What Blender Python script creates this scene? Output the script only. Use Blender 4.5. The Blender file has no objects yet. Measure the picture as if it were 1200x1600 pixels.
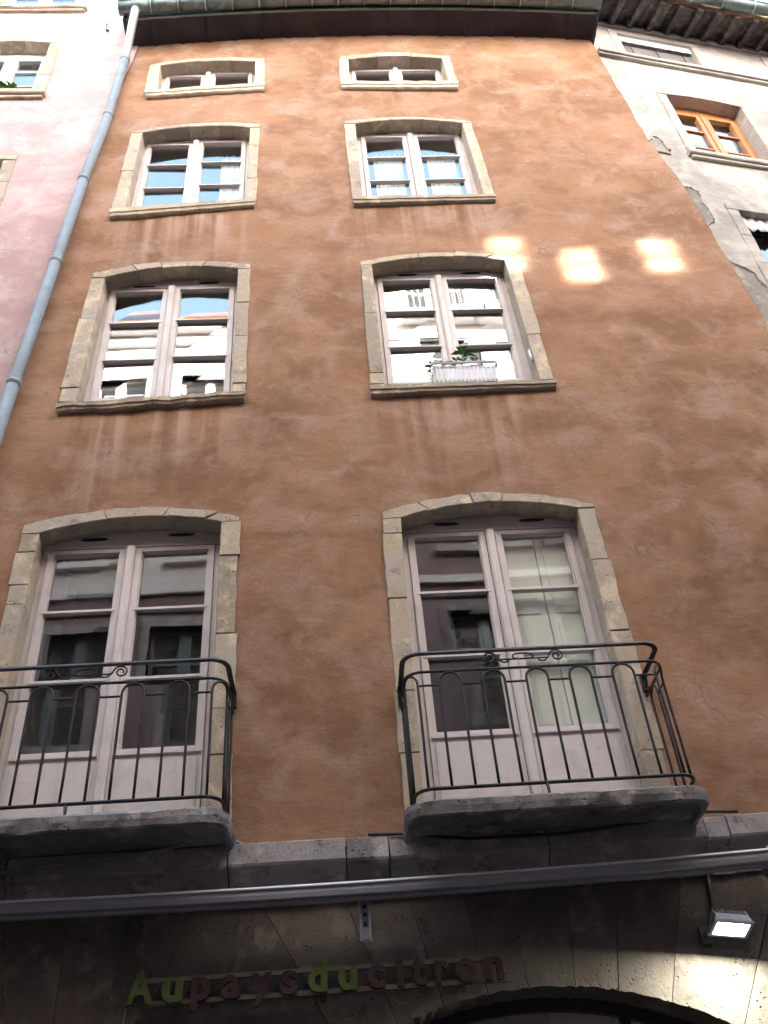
import bpy, math, random
from mathutils import Vector, Matrix, noise as mnoise

random.seed(7)
scene = bpy.context.scene
COL = scene.collection
R = math.radians

# ------------------------------------------------------------------ camera
cam_d = bpy.data.cameras.new("camera")
cam = bpy.data.objects.new("camera", cam_d)
COL.objects.link(cam)
cam_d.sensor_fit = 'VERTICAL'
cam_d.sensor_height = 36.0
cam_d.lens = 33.41
cam_d.clip_start = 0.05
cam_d.clip_end = 2000
PITCH, YAW, ROLL = 0.70515, -0.08229, 0.09212
_rot = (Matrix.Rotation(YAW, 3, 'Z') @ Matrix.Rotation(PITCH, 3, 'X') @ Matrix.Rotation(ROLL, 3, 'Y'))
_cx, _cf, _cu = _rot.col[0], _rot.col[1], _rot.col[2]
m = Matrix.Identity(4)
for r_ in range(3):
    m[r_][0] = _cx[r_]; m[r_][1] = _cu[r_]; m[r_][2] = -_cf[r_]
m.translation = Vector((0.0, -5.2, 1.6))
cam.matrix_world = m
scene.camera = cam

# ------------------------------------------------------------------ sky, sun, exposure
SUN_EL = R(23.0)            # low sun standing behind the houses, over the roofs
SUN_AZ = R(28.0)            # measured from +Y towards +X
world = bpy.data.worlds.new("World")
scene.world = world
world.use_nodes = True
wn = world.node_tree
wn.nodes.clear()
sky = wn.nodes.new("ShaderNodeTexSky")
sky.sky_type = 'NISHITA'
sky.sun_disc = False
sky.sun_elevation = SUN_EL
sky.sun_rotation = SUN_AZ
sky.air_density = 1.7
sky.dust_density = 2.5
sky.ozone_density = 1.0
bg = wn.nodes.new("ShaderNodeBackground")
bg.inputs[1].default_value = 0.15
wo = wn.nodes.new("ShaderNodeOutputWorld")
wn.links.new(sky.outputs[0], bg.inputs[0])
wn.links.new(bg.outputs[0], wo.inputs[0])

sun_d = bpy.data.lights.new("sun", 'SUN')
sun_d.energy = 4.6
sun_d.angle = R(0.55)
sun_d.color = (1.0, 0.975, 0.95)
sun = bpy.data.objects.new("sun", sun_d)
COL.objects.link(sun)
to_sun = Vector((math.sin(SUN_AZ) * math.cos(SUN_EL), math.cos(SUN_AZ) * math.cos(SUN_EL), math.sin(SUN_EL)))
sun.rotation_euler = to_sun.to_track_quat('Z', 'Y').to_euler()
sun.location = (0, 10, 40)

scene.view_settings.view_transform = 'Standard'
scene.view_settings.look = 'None'
scene.view_settings.exposure = 3.55
scene.view_settings.gamma = 1.0
scene.view_settings.use_curve_mapping = False
scene.cycles.max_bounces = 7
scene.cycles.diffuse_bounces = 3
scene.cycles.glossy_bounces = 3
scene.cycles.transparent_max_bounces = 10
scene.cycles.use_denoising = True
scene.cycles.use_adaptive_sampling = True
scene.cycles.adaptive_threshold = 0.025
scene.cycles.adaptive_min_samples = 40
scene.cycles.use_guiding = True            # sunlight thrown back by panes across the street is a caustic
scene.cycles.guiding_training_samples = 128
scene.cycles.use_surface_guiding = True
scene.cycles.use_volume_guiding = False
scene.cycles.caustics_reflective = True
scene.cycles.caustics_refractive = False
scene.cycles.blur_glossy = 0.0
scene.cycles.sample_clamp_indirect = 0.0


# ------------------------------------------------------------------ node helpers
class NT:
    def __init__(self, name):
        self.m = bpy.data.materials.new(name)
        self.m.use_nodes = True
        self.t = self.m.node_tree
        self.t.nodes.clear()
        self.out = self.n("ShaderNodeOutputMaterial")
        self.co = self.n("ShaderNodeTexCoord").outputs['Object']

    def n(self, typ, **kw):
        nd = self.t.nodes.new(typ)
        for k, v in kw.items():
            setattr(nd, k, v)
        return nd

    def l(self, a, b):
        self.t.links.new(a, b)

    def put(self, sock, v):
        if isinstance(v, bpy.types.NodeSocket):
            self.l(v, sock)
        elif isinstance(v, (tuple, list)) and len(v) == 3 and sock.type == 'RGBA':
            sock.default_value = (*v, 1)
        else:
            sock.default_value = v

    def scale(self, s, src=None):
        mp = self.n("ShaderNodeMapping")
        mp.inputs['Scale'].default_value = s
        self.l(src or self.co, mp.inputs[0])
        return mp.outputs[0]

    def noise(self, sc, detail=4, rough=.55, dist=0.0, vec=None):
        nd = self.n("ShaderNodeTexNoise")
        self.l(vec or self.co, nd.inputs['Vector'])
        nd.inputs['Scale'].default_value = sc
        nd.inputs['Detail'].default_value = detail
        nd.inputs['Roughness'].default_value = rough
        nd.inputs['Distortion'].default_value = dist
        return nd.outputs[0]

    def voro(self, sc, feature='F1', vec=None):
        nd = self.n("ShaderNodeTexVoronoi", feature=feature)
        self.l(vec or self.co, nd.inputs['Vector'])
        nd.inputs['Scale'].default_value = sc
        return nd.outputs['Distance']

    def ramp(self, fac, a, b, lo=0.0, hi=1.0):
        nd = self.n("ShaderNodeMapRange", interpolation_type='SMOOTHSTEP')
        self.l(fac, nd.inputs[0])
        nd.inputs[1].default_value = a
        nd.inputs[2].default_value = b
        nd.inputs[3].default_value = lo
        nd.inputs[4].default_value = hi
        return nd.outputs[0]

    def math(self, op, a, b=0.0):
        nd = self.n("ShaderNodeMath", operation=op)
        self.put(nd.inputs[0], a)
        self.put(nd.inputs[1], b)
        return nd.outputs[0]

    def mix(self, fac, a, b, mode='MIX'):
        nd = self.n("ShaderNodeMix", data_type='RGBA', blend_type=mode)
        self.put(nd.inputs[0], fac)
        self.put(nd.inputs[6], a)
        self.put(nd.inputs[7], b)
        return nd.outputs[2]

    def attr(self, name):
        return self.n("ShaderNodeAttribute", attribute_name=name).outputs['Fac']

    def rnd(self):
        return self.n("ShaderNodeObjectInfo").outputs['Random']

    def bump(self, h, strength=.4, dist=.01, prev=None):
        nd = self.n("ShaderNodeBump")
        nd.inputs['Strength'].default_value = strength
        nd.inputs['Distance'].default_value = dist
        self.l(h, nd.inputs['Height'])
        if prev is not None:
            self.l(prev, nd.inputs['Normal'])
        return nd.outputs[0]

    def done(self, col, rough=.8, normal=None, metal=0.0, spec=.5):
        p = self.n("ShaderNodeBsdfPrincipled")
        self.put(p.inputs['Base Color'], col)
        self.put(p.inputs['Roughness'], rough)
        self.put(p.inputs['Metallic'], metal)
        p.inputs['Specular IOR Level'].default_value = spec
        if normal is not None:
            self.l(normal, p.inputs['Normal'])
        self.l(p.outputs[0], self.out.inputs[0])
        return self.m


def m_plaster(name, base, dark, light, streak, pale=(.60, .44, .36)):
    t = NT(name)
    big = t.noise(.6, 3, .6, .4)
    mid = t.noise(1.7, 7, .68, .35)
    wide = t.noise(1.2, 6, .66, .3, t.scale((1.1, 1.0, 2.6)))
    hue = t.noise(2.6, 5, .62, .5)
    brush = t.noise(9.0, 4, .7, .25, t.scale((.8, 1, 1.8)))
    fine = t.noise(34, 3, .65)
    c = t.mix(t.ramp(big, .35, .65), dark, base)
    c = t.mix(t.ramp(mid, .42, .66, 0, .9), c, light)
    c = t.mix(t.ramp(wide, .46, .70, 0, .8), c, dark)
    c = t.mix(t.ramp(hue, .44, .72, 0, .70), c, pale)
    c = t.mix(t.ramp(brush, .54, .74, 0, .30), c, pale)
    c = t.mix(t.ramp(brush, .46, .28, 0, .40), c, dark)
    c = t.mix(t.ramp(fine, .40, .72, 0, .22), c, dark)
    wv = t.n("ShaderNodeVectorMath", operation='ADD')
    t.l(t.co, wv.inputs[0])
    nz = t.n("ShaderNodeTexNoise"); t.l(t.co, nz.inputs['Vector']); nz.inputs['Scale'].default_value = 2.2; nz.inputs['Detail'].default_value = 3
    t.l(nz.outputs['Color'], wv.inputs[1])
    crack = t.voro(.62, 'DISTANCE_TO_EDGE', wv.outputs[0])
    cm = t.math('MULTIPLY', t.ramp(crack, 0.0, .006, 1, 0), t.ramp(hue, .46, .58))
    c = t.mix(t.math('MULTIPLY', cm, .45), c, tuple(v * .55 for v in dark))
    if streak:
        s1 = t.noise(1.0, 2, .5, .3, t.scale((8.0, 1.0, .25)))
        sm = t.math('MULTIPLY', t.ramp(s1, .48, .68), t.attr("streak"))
        c = t.mix(t.math('MULTIPLY', sm, .85), c, tuple(v * 1.12 for v in pale))
        sd = t.math('MULTIPLY', t.ramp(s1, .46, .34), t.attr("streak"))
        c = t.mix(t.math('MULTIPLY', sd, .65), c, tuple(v * .8 for v in dark))
    h = t.math('ADD', t.math('ADD', mid, t.math('MULTIPLY', brush, .35)), t.math('MULTIPLY', fine, .07))
    b = t.bump(h, .40, .03)
    return t.done(c, .9, b, spec=.2)


def m_stone(name, base, other, dark, pits=.6, grime=.0):
    t = NT(name)
    r = t.rnd()
    off = t.n("ShaderNodeCombineXYZ")
    for i in range(3):
        t.l(t.math('MULTIPLY', r, 17.0 + 9 * i), off.inputs[i])
    va = t.n("ShaderNodeVectorMath", operation='ADD')
    t.l(t.co, va.inputs[0]); t.l(off.outputs[0], va.inputs[1])
    v = va.outputs[0]
    a = t.noise(3.0, 6, .62, .7, v)
    c = t.mix(t.ramp(a, .35, .65), base, other)
    c = t.mix(t.math('MULTIPLY', r, .6), c, other)
    r2 = t.math('FRACT', t.math('MULTIPLY', r, 7.31))
    c = t.mix(t.ramp(r2, .45, 1.0, 0, .42), c, dark)
    g = t.noise(7, 6, .7, .4, v)
    c = t.mix(t.ramp(g, .52, .75, 0, .75 + grime * .2), c, dark)
    w = t.noise(5.0, 5, .65, .2, v)
    c = t.mix(t.ramp(w, .52, .66, 0, .7), c, tuple(min(.75, k * 1.5) for k in base))
    f = t.noise(60, 4, .7, 0, v)
    c = t.mix(t.ramp(f, .45, .8, 0, .35), c, dark)
    pv = t.voro(38, vec=v)
    pit = t.math('MULTIPLY', t.ramp(pv, .08, .30, 1, 0), t.ramp(g, .48, .62))
    c = t.mix(t.math('MULTIPLY', pit, pits), c, tuple(k * .45 for k in dark))
    h = t.math('SUBTRACT', t.math('ADD', t.math('MULTIPLY', a, 1.2), t.math('MULTIPLY', f, .35)), t.math('MULTIPLY', pit, .8))
    b = t.bump(h, .8, .014)
    return t.done(c, .92, b, spec=.2)


def m_paint(name, col, dirt, rough=.45, amt=.5, sc=5.0, metal=0.0, bump=.15):
    t = NT(name)
    a = t.noise(sc, 6, .65, .5)
    v = t.noise(1.0, 4, .6, .2, t.scale((sc * 2.2, sc * 2.2, sc * .5)))
    c = t.mix(t.ramp(a, .45, .75, 0, amt), col, dirt)
    c = t.mix(t.ramp(v, .50, .72, 0, amt), c, dirt)
    w = t.noise(sc * 6, 4, .7, .3)
    c = t.mix(t.ramp(w, .60, .70, 0, amt * .8), c, tuple(k * .75 for k in dirt))
    f = t.noise(70, 3, .6)
    return t.done(c, t.ramp(a, .3, .7, rough * .8, min(1, rough * 1.3)), t.bump(f, bump, .002), metal)


def m_flat(name, col, rough=.7):
    t = NT(name)
    a = t.noise(9, 4, .6, .3)
    c = t.mix(t.ramp(a, .35, .7, 0, .4), col, tuple(k * .7 for k in col))
    return t.done(c, rough)


def m_glass(name, ior, wav=.25, rough=0.0, tint=(.86, .9, .9)):
    t = NT(name)
    b = t.bump(t.noise(2.6, 2, .5, .3), wav, .004)
    fr = t.n("ShaderNodeFresnel")
    bf = t.n("ShaderNodeNewGeometry").outputs['Backfacing']
    t.l(t.math('ADD', t.math('MULTIPLY', bf, 1.0 / ior - ior), ior), fr.inputs['IOR'])
    t.l(b, fr.inputs['Normal'])
    gl = t.n("ShaderNodeBsdfGlossy")
    gl.inputs['Roughness'].default_value = rough
    gl.inputs['Color'].default_value = (.98, .98, 1, 1)
    t.l(b, gl.inputs['Normal'])
    tr = t.n("ShaderNodeBsdfTransparent")
    tr.inputs['Color'].default_value = (*tint, 1)
    ms = t.n("ShaderNodeMixShader")
    t.l(fr.outputs[0], ms.inputs[0]); t.l(tr.outputs[0], ms.inputs[1]); t.l(gl.outputs[0], ms.inputs[2])
    t.l(ms.outputs[0], t.out.inputs[0])
    return t.m


def m_emit(name, col, strength):
    t = NT(name)
    e = t.n("ShaderNodeEmission")
    e.inputs[0].default_value = (*col, 1)
    e.inputs[1].default_value = strength
    t.l(e.outputs[0], t.out.inputs[0])
    return t.m


M = {}
M['plaster'] = m_plaster('terracotta_plaster', (.33, .178, .102), (.215, .114, .063), (.37, .213, .132), True, (.41, .281, .217))
M['pink'] = m_plaster('pink_plaster', (.50, .35, .34), (.42, .28, .27), (.56, .42, .41), False, (.6, .5, .48))
M['cream'] = m_plaster('weathered_cream_plaster', (.47, .435, .38), (.27, .25, .228), (.52, .49, .44), False, (.55, .52, .48))
M['bare'] = m_stone('bare_rubble_render', (.34, .32, .28), (.26, .25, .22), (.14, .13, .11), .9)
M['stone'] = m_stone('ochre_limestone', (.52, .415, .285), (.46, .40, .335), (.21, .165, .12))
M['stone_old'] = m_stone('sooty_limestone', (.43, .395, .375), (.32, .29, .275), (.075, .062, .055), .8, .5)
M['ashlar'] = m_stone('grimy_shaded_ashlar', (.17, .142, .12), (.13, .108, .092), (.07, .058, .05), .35)  # dark base holds the shade under balconies and awning as well as grime
M['slab'] = m_stone('worn_balcony_stone', (.34, .315, .305), (.22, .20, .195), (.05, .045, .045), .9, .8)
M['mortar'] = m_stone('mortar', (.22, .19, .155), (.17, .145, .12), (.09, .075, .06), .5)
M['frame'] = m_paint('putty_painted_wood', (.64, .575, .55), (.48, .41, .38), .5, .5)
M['frame_white'] = m_paint('white_painted_wood', (.78, .75, .72), (.6, .55, .5), .5, .35)
M['frame_orange'] = m_paint('orange_varnished_wood', (.52, .21, .07), (.33, .12, .04), .4, .6)
M['slot'] = m_flat('vent_slot', (.03, .024, .022), .8)
M['glass'] = m_glass('old_window_glass', 2.3, .02, 0, (.95, .97, .97))
M['glass_low'] = m_glass('plain_window_glass', 1.95, .02, 0, (.96, .98, .97))
M['glass_far'] = m_glass('opposite_window_glass', 1.45, .1, .35)
M['glass_clean'] = m_glass('mirror_coated_glass', 5.5, 0, .055)
M['room'] = m_flat('dim_room', (.2, .18, .17), .9)
M['curtain'] = m_flat('white_curtain', (.78, .78, .76), .9)
M['shutter_in'] = m_paint('cream_inner_shutter', (.78, .78, .70), (.66, .66, .57), .6, .25)
M['iron'] = m_paint('black_wrought_iron', (.018, .017, .020), (.055, .045, .042), .42, .6, 14, .3, .4)
M['zinc'] = m_paint('green_grey_zinc', (.17, .215, .21), (.10, .125, .12), .42, .7, 6, .55)
M['pipe'] = m_paint('blue_grey_painted_zinc', (.20, .235, .26), (.145, .17, .19), .5, .6, 4)
M['pipe_bare'] = m_paint('bare_zinc', (.48, .50, .50), (.36, .38, .39), .4, .5, 8, .5)
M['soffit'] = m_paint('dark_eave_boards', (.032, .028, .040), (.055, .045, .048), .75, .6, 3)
M['soffit_old'] = m_paint('old_eave_timber', (.055, .042, .042), (.20, .18, .17), .85, .75, 5)
M['tile'] = m_stone('clay_roof_tile', (.36, .18, .11), (.30, .15, .1), (.15, .08, .06))
M['awning'] = m_paint('grey_white_aluminium', (.30, .30, .33), (.21, .21, .23), .45, .35, 3, .1)
M['awning_lip'] = m_paint('lip_highlight_aluminium', (.80, .80, .78), (.7, .7, .68), .4, .2, 3)  # pale base stands for the highlight along the lip's top edge
M['green'] = m_paint('lime_green_letter', (.055, .08, .010), (.035, .05, .008), .85, .4)
M['red'] = m_paint('dark_red_letter', (.030, .009, .010), (.018, .006, .007), .85, .4)
M['rail'] = m_paint('tan_sign_rail', (.15, .11, .08), (.10, .08, .055), .5, .4)
M['lamp'] = m_paint('grey_cast_metal', (.13, .14, .14), (.09, .10, .10), .5, .4, 12, .4)
M['lens'] = m_emit('lit_lamp_lens', (.93, 1.0, .95), 5.0)
M['plastic'] = m_paint('white_planter_plastic', (.72, .72, .75), (.55, .55, .6), .4, .3)
M['soil'] = m_flat('soil', (.05, .035, .025), .95)
M['cable'] = m_flat('dark_cable', (.03, .028, .028), .6)
M['cable_grey'] = m_flat('grey_cable', (.30, .29, .28), .6)
M['shutter'] = m_paint('grey_slat_blind', (.72, .70, .70), (.5, .48, .48), .6, .4)
M['asphalt'] = m_stone('street_paving', (.09, .085, .08), (.07, .066, .062), (.06, .055, .05))
M['opp_a'] = m_plaster('opposite_cream_plaster', (.70, .68, .67), (.62, .60, .59), (.74, .72, .71), False, (.75, .74, .73))
M['opp_shade'] = m_plaster('opposite_shade_mauve_plaster', (.25, .19, .20), (.21, .16, .165), (.28, .215, .225), False, (.3, .24, .245))  # darkened in colour for shade and to return less bounced light
M['opp_b'] = m_plaster('opposite_white_plaster', (.74, .72, .71), (.64, .62, .61), (.78, .76, .76), False, (.8, .79, .78))
M['yellow'] = m_flat('yellow_shop_wall', (.42, .33, .06), .7)


def m_leaf():
    t = NT('green_leaf')
    a = t.noise(30, 3, .6)
    c = t.mix(t.ramp(a, .35, .7), (.06, .17, .025), (.12, .26, .05))
    return t.done(c, .5)


M['leaf'] = m_leaf()


# ------------------------------------------------------------------ mesh helpers
class MB:
    def __init__(self):
        self.v = []
        self.f = []

    def add(self, vs, fs):
        o = len(self.v)
        self.v += [tuple(p) for p in vs]
        self.f += [tuple(i + o for i in f) for f in fs]
        return self

    def hexa(self, p):
        """eight corners: front 4 (bl, br, tr, tl) then back 4"""
        return self.add(p, [(0, 1, 2, 3), (5, 4, 7, 6), (4, 0, 3, 7), (1, 5, 6, 2), (3, 2, 6, 7), (4, 5, 1, 0)])

    def box(self, x0, x1, y0, y1, z0, z1):
        return self.hexa([(x0, y0, z0), (x1, y0, z0), (x1, y0, z1), (x0, y0, z1),
                          (x0, y1, z0), (x1, y1, z0), (x1, y1, z1), (x0, y1, z1)])

    def prism(self, poly, y0, y1, inset=0.0):
        """poly: xz outline, counter-clockwise seen from the street; front at y0 with an optional chamfer"""
        n = len(poly)
        if inset:
            cx = sum(p[0] for p in poly) / n
            cz = sum(p[1] for p in poly) / n
            fr = []
            for i, (x, z) in enumerate(poly):
                (xa, za), (xb, zb) = poly[i - 1], poly[(i + 1) % n]
                dx, dz = xb - xa, zb - za
                L = math.hypot(dx, dz) or 1
                fr.append((x - dz / L * inset, y0, z + dx / L * inset))
            vs = fr + [(x, y0 + inset, z) for x, z in poly] + [(x, y1, z) for x, z in poly]
            fs = [tuple(range(n))]
            for k in (0, n):
                fs += [(k + i, k + n + i, k + n + (i + 1) % n, k + (i + 1) % n) for i in range(n)]
            fs.append(tuple(reversed(range(2 * n, 3 * n))))
        else:
            vs = [(x, y0, z) for x, z in poly] + [(x, y1, z) for x, z in poly]
            fs = [tuple(range(n))] + [(i, n + i, n + (i + 1) % n, (i + 1) % n) for i in range(n)]
            fs.append(tuple(reversed(range(n, 2 * n))))
        return self.add(vs, fs)

    def tube(self, path, r, n=8, cap=True, flat=1.0):
        path = [Vector(p) for p in path]
        rr = r if isinstance(r, (list, tuple)) else [r] * len(path)
        rings = []
        prev = None
        for i, p in enumerate(path):
            t = (path[min(i + 1, len(path) - 1)] - path[max(i - 1, 0)]).normalized()
            if prev is None:
                a = Vector((0, 0, 1)) if abs(t.z) < .9 else Vector((0, 1, 0))
                u = t.cross(a).normalized()
            else:
                u = (prev - t * prev.dot(t)).normalized()
            prev = u
            w = t.cross(u)
            rings.append([p + (u * math.cos(2 * math.pi * k / n) + w * flat * math.sin(2 * math.pi * k / n)) * rr[i] for k in range(n)])
        vs = [q for ring in rings for q in ring]
        fs = []
        for i in range(len(rings) - 1):
            for k in range(n):
                a, b = i * n + k, i * n + (k + 1) % n
                fs.append((a, b, b + n, a + n))
        if cap:
            fs.append(tuple(reversed(range(n))))
            fs.append(tuple(range((len(rings) - 1) * n, len(rings) * n)))
        return self.add(vs, fs)

    def mesh(self, name):
        me = bpy.data.meshes.new(name)
        me.from_pydata(self.v, [], self.f)
        me.update()
        return me

    def build(self, name, mat, parent=None, smooth=False, fix=True):
        me = self.mesh(name)
        if fix:
            import bmesh
            bm = bmesh.new(); bm.from_mesh(me)
            bmesh.ops.recalc_face_normals(bm, faces=bm.faces)
            bm.to_mesh(me); bm.free()
        me.materials.append(M[mat])
        if smooth:
            me.polygons.foreach_set('use_smooth', [True] * len(me.polygons))
            me.update()
        return link(name, me, parent)


def link(name, data, parent=None):
    o = bpy.data.objects.new(name, data)
    COL.objects.link(o)
    if parent is not None:
        o.parent = parent
    return o


def empty(name, loc=(0, 0, 0), parent=None):
    o = link(name, None, parent)
    o.empty_display_size = .2
    o.location = loc
    return o


def tag(o, label, cat, group=None):
    o['label'] = label
    o['category'] = cat
    if group:
        o['group'] = group
    return o


def structure(o):
    o['kind'] = 'structure'
    return o


def lerp(a, b, t):
    return a + (b - a) * t


def jit(a):
    return random.uniform(-a, a)


def piecewise(pts):
    def f(z):
        for (z0, x0), (z1, x1) in zip(pts, pts[1:]):
            if z <= z1 or (z1, x1) == pts[-1]:
                return lerp(x0, x1, (z - z0) / (z1 - z0))
    return f


def stone(poly_pts, y0, y1, mat, parent, name, edge_j, inset=.005, sub=None):
    """poly_pts: list of (x, z) corners; every side gets jittered in-between points"""
    out = []
    n = len(poly_pts)
    for i in range(n):
        a, b = poly_pts[i], poly_pts[(i + 1) % n]
        L = math.hypot(b[0] - a[0], b[1] - a[1])
        k = max(1, min(6, int(L / .09))) if sub is None else sub
        for s in range(k):
            t = s / k
            e = edge_j[i] if isinstance(edge_j, (list, tuple)) else edge_j
            w = e if s else e * .4
            out.append((lerp(a[0], b[0], t) + jit(w), lerp(a[1], b[1], t) + jit(w)))
    return MB().prism(out, y0 + jit(.004), y1, inset).build(name, mat, parent)


# ------------------------------------------------------------------ the terracotta house: measured openings (metres)
YG = .17
K = (5.2 + YG) / 5.4


def gp(x, z):
    return (x * K, 1.6 + (z - 1.6) * K)


WIN = {
    'c1r1': dict(o=((-1.859, 13.171), (-.513, 13.32), (-1.864, 12.50), (-.495, 12.66)), apo=13.343,
                 i=((-1.741, 13.152), (-.62, 13.248), (-1.725, 12.50), (-.617, 12.64)), api=13.27,
                 L=(-1.668, -1.279), Rr=(-1.122, -.714), top=13.235, slope=.075, bot=12.66, bars=[],
                 sill=((-1.866, 12.445), (-.488, 12.60), (-1.83, 12.335), (-.51, 12.48))),
    'c1r2': dict(o=((-1.904, 11.584), (-.544, 11.702), (-1.968, 10.05), (-.567, 10.19)), apo=11.745,
                 i=((-1.802, 11.553), (-.647, 11.634), (-1.835, 10.06), (-.664, 10.18)), api=11.675,
                 L=(-1.745, -1.325), Rr=(-1.178, -.751), top=11.60, slope=.06, bot=10.28, bars=[11.19, 10.735],
                 sill=((-1.968, 10.0), (-.556, 10.146), (-1.955, 9.885), (-.572, 10.045))),
    'c1r3': dict(o=((-2.006, 9.006), (-.594, 9.09), (-2.062, 7.30), (-.598, 7.36)), apo=9.168,
                 i=((-1.892, 8.933), (-.703, 9.024), (-1.925, 7.30), (-.702, 7.36)), api=9.082,
                 L=(-1.835, -1.398), Rr=(-1.248, -.792), top=8.953, slope=.03, bot=7.49, bars=[8.51, 8.008],
                 sill=((-2.064, 7.24), (-.576, 7.325), (-2.045, 7.165), (-.60, 7.25))),
    'c1r4': dict(o=((-2.114, 6.034), (-.607, 6.045), (-2.10, 3.64), (-.606, 3.64)), apo=6.165,
                 i=((-1.992, 5.958), (-.732, 5.998), (-1.995, 3.64), (-.732, 3.64)), api=6.074,
                 L=(-1.918, -1.462), Rr=(-1.306, -.838), top=5.898, slope=.0, bot=4.365, bars=[5.407, 4.865], panel=True),
    'c2r1': dict(o=((.399, 13.358), (1.744, 13.332), (.399, 12.68), (1.762, 12.66)), apo=13.44,
                 i=((.501, 13.277), (1.644, 13.281), (.497, 12.68), (1.662, 12.66)), api=13.344,
                 L=(.585, 1.009), Rr=(1.158, 1.583), top=13.328, slope=.0, bot=12.74, bars=[],
                 sill=((.385, 12.612), (1.765, 12.592), (.391, 12.495), (1.745, 12.465))),
    'c2r2': dict(o=((.388, 11.745), (1.799, 11.70), (.407, 10.20), (1.846, 10.20)), apo=11.824,
                 i=((.506, 11.688), (1.696, 11.671), (.504, 10.20), (1.735, 10.20)), api=11.765,
                 L=(.614, 1.041), Rr=(1.205, 1.634), top=11.708, slope=.01, bot=10.36, bars=[11.28, 10.808],
                 sill=((.395, 10.148), (1.848, 10.14), (.408, 10.045), (1.832, 10.062))),
    'c2r3': dict(o=((.42, 9.097), (1.886, 9.103), (.417, 7.40), (1.916, 7.39)), apo=9.221,
                 i=((.527, 9.047), (1.772, 9.072), (.529, 7.40), (1.81, 7.39)), api=9.152,
                 L=(.622, 1.079), Rr=(1.23, 1.70), top=9.032, slope=.0, bot=7.58, bars=[8.577, 8.076],
                 sill=((.403, 7.352), (1.93, 7.338), (.41, 7.255), (1.918, 7.275))),
    'c2r4': dict(o=((.414, 6.03), (1.96, 6.025), (.385, 3.64), (1.95, 3.64)), apo=6.181,
                 i=((.543, 5.969), (1.836, 5.995), (.50, 3.64), (1.825, 3.64)), api=6.088,
                 L=(.638, 1.118), Rr=(1.28, 1.752), top=5.922, slope=.0, bot=4.365, bars=[5.434, 4.92], panel=True),
}


def arch_z(a, b, apex, s):
    """height along an arch whose ends are at heights a and b"""
    mid = (a + b) / 2
    return lerp(a, b, s) + (apex - mid) * (1 - (2 * s - 1) ** 2)


def eave_z(x):
    """the roof edge is not straight: it rises a little in the middle of the front"""
    t = (x + 2.10) / 5.69
    return lerp(13.69, 13.79, t) + .86 * t * (1 - t)


left_edge = piecewise([(0, -2.78), (7.55, -2.52), (9.1, -2.43), (11.97, -2.245), (13.3, -2.10), (15, -1.98)])
right_edge = piecewise([(0, 4.25), (8.2, 3.95), (10.2, 3.85), (11.3, 3.70), (13.83, 3.59), (15, 3.55)])

house = tag(empty('terracotta_house', (0, 0, 0)), 'tall terracotta plastered house with two columns of arched stone windows', 'house')

# ---- plaster front with real openings, trowelled unevenly
NX, NZ = 150, 262
ZB = 3.62


def in_hole(x, z):
    for w in WIN.values():
        (x0, z0), (x1, z1), (x2, z2), (x3, z3) = [tuple((a + b) / 2 for a, b in zip(p, q)) for p, q in zip(w['o'], w['i'])]
        apx = (w['apo'] + w['api']) / 2
        lo = min(z2, z3) - .12
        sl_ = 'sill' in w
        t = (z - lo) / (max(z0, z1) - lo)
        xa, xb = lerp(x2, x0, t), lerp(x3, x1, t)
        if xa < x < xb and z > lo:
            s = (x - xa) / (xb - xa)
            if z < arch_z(z0, z1, apx, s) and not (sl_ and z < lerp(z2, z3, s) - .05):
                return True
    return False


verts, strk = [], []
for j in range(NZ + 1):
    for i in range(NX + 1):
        t = i / NX
        z = lerp(ZB, 14, j / NZ)
        x = lerp(left_edge(z), right_edge(z), t)
        zt = eave_z(x) + .10
        z = lerp(ZB, zt, j / NZ)
        x = lerp(left_edge(z), right_edge(z), t)
        if i == NX:
            x += .018 * mnoise.noise(Vector((z * 2.1, 0, 5))) + .012 * mnoise.noise(Vector((z * 9, 0, 2)))
        y = .012 * mnoise.noise(Vector((x * .9, 3, z * .9))) + .005 * mnoise.noise(Vector((x * 4, 1, z * 4))) + .002 * mnoise.noise(Vector((x * 13, 9, z * 13)))
        s = 0.0
        for k, w in WIN.items():
            if 'sill' in w:
                zs = (w['sill'][2][1] + w['sill'][3][1]) / 2
                a, b = w['sill'][0][0], w['sill'][1][0]
                ln = .25 + 1.5 * max(0, .45 + .75 * mnoise.noise(Vector((x * 3.3, zs, 4)))) + .25 * mnoise.noise(Vector((x * 11, zs, 8)))
                if z < zs and z > zs - ln and a - .05 < x < b + .05:
                    wgt = (1 - (zs - z) / ln) * min(1, (x - a + .05) / .4, (b + .05 - x) / .4)
                    if k.endswith('r1'):
                        wgt *= .25
                    s = max(s, wgt)
        verts.append((x, y, z)); strk.append(s)
faces = []
for j in range(NZ):
    for i in range(NX):
        a = j * (NX + 1) + i
        q = (a, a + 1, a + NX + 2, a + NX + 1)
        cx = sum(verts[k][0] for k in q) / 4
        cz = sum(verts[k][2] for k in q) / 4
        if not in_hole(cx, cz):
            faces.append(q)
base = len(verts)
for i_edge in (0, NX):           # returns at both ends, so that the coat has thickness
    start = len(verts)
    for j in range(NZ + 1):
        p = verts[j * (NX + 1) + i_edge]
        verts.append((p[0], .35, p[2])); strk.append(0)
    for j in range(NZ):
        a, b = j * (NX + 1) + i_edge, (j + 1) * (NX + 1) + i_edge
        q = (a, b, start + j + 1, start + j)
        faces.append(q if i_edge == 0 else tuple(reversed(q)))
me = bpy.data.meshes.new('plaster_wall')
me.from_pydata(verts, [], faces)
at = me.attributes.new('streak', 'FLOAT', 'POINT')
at.data.foreach_set('value', strk)
me.materials.append(M['plaster'])
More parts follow.
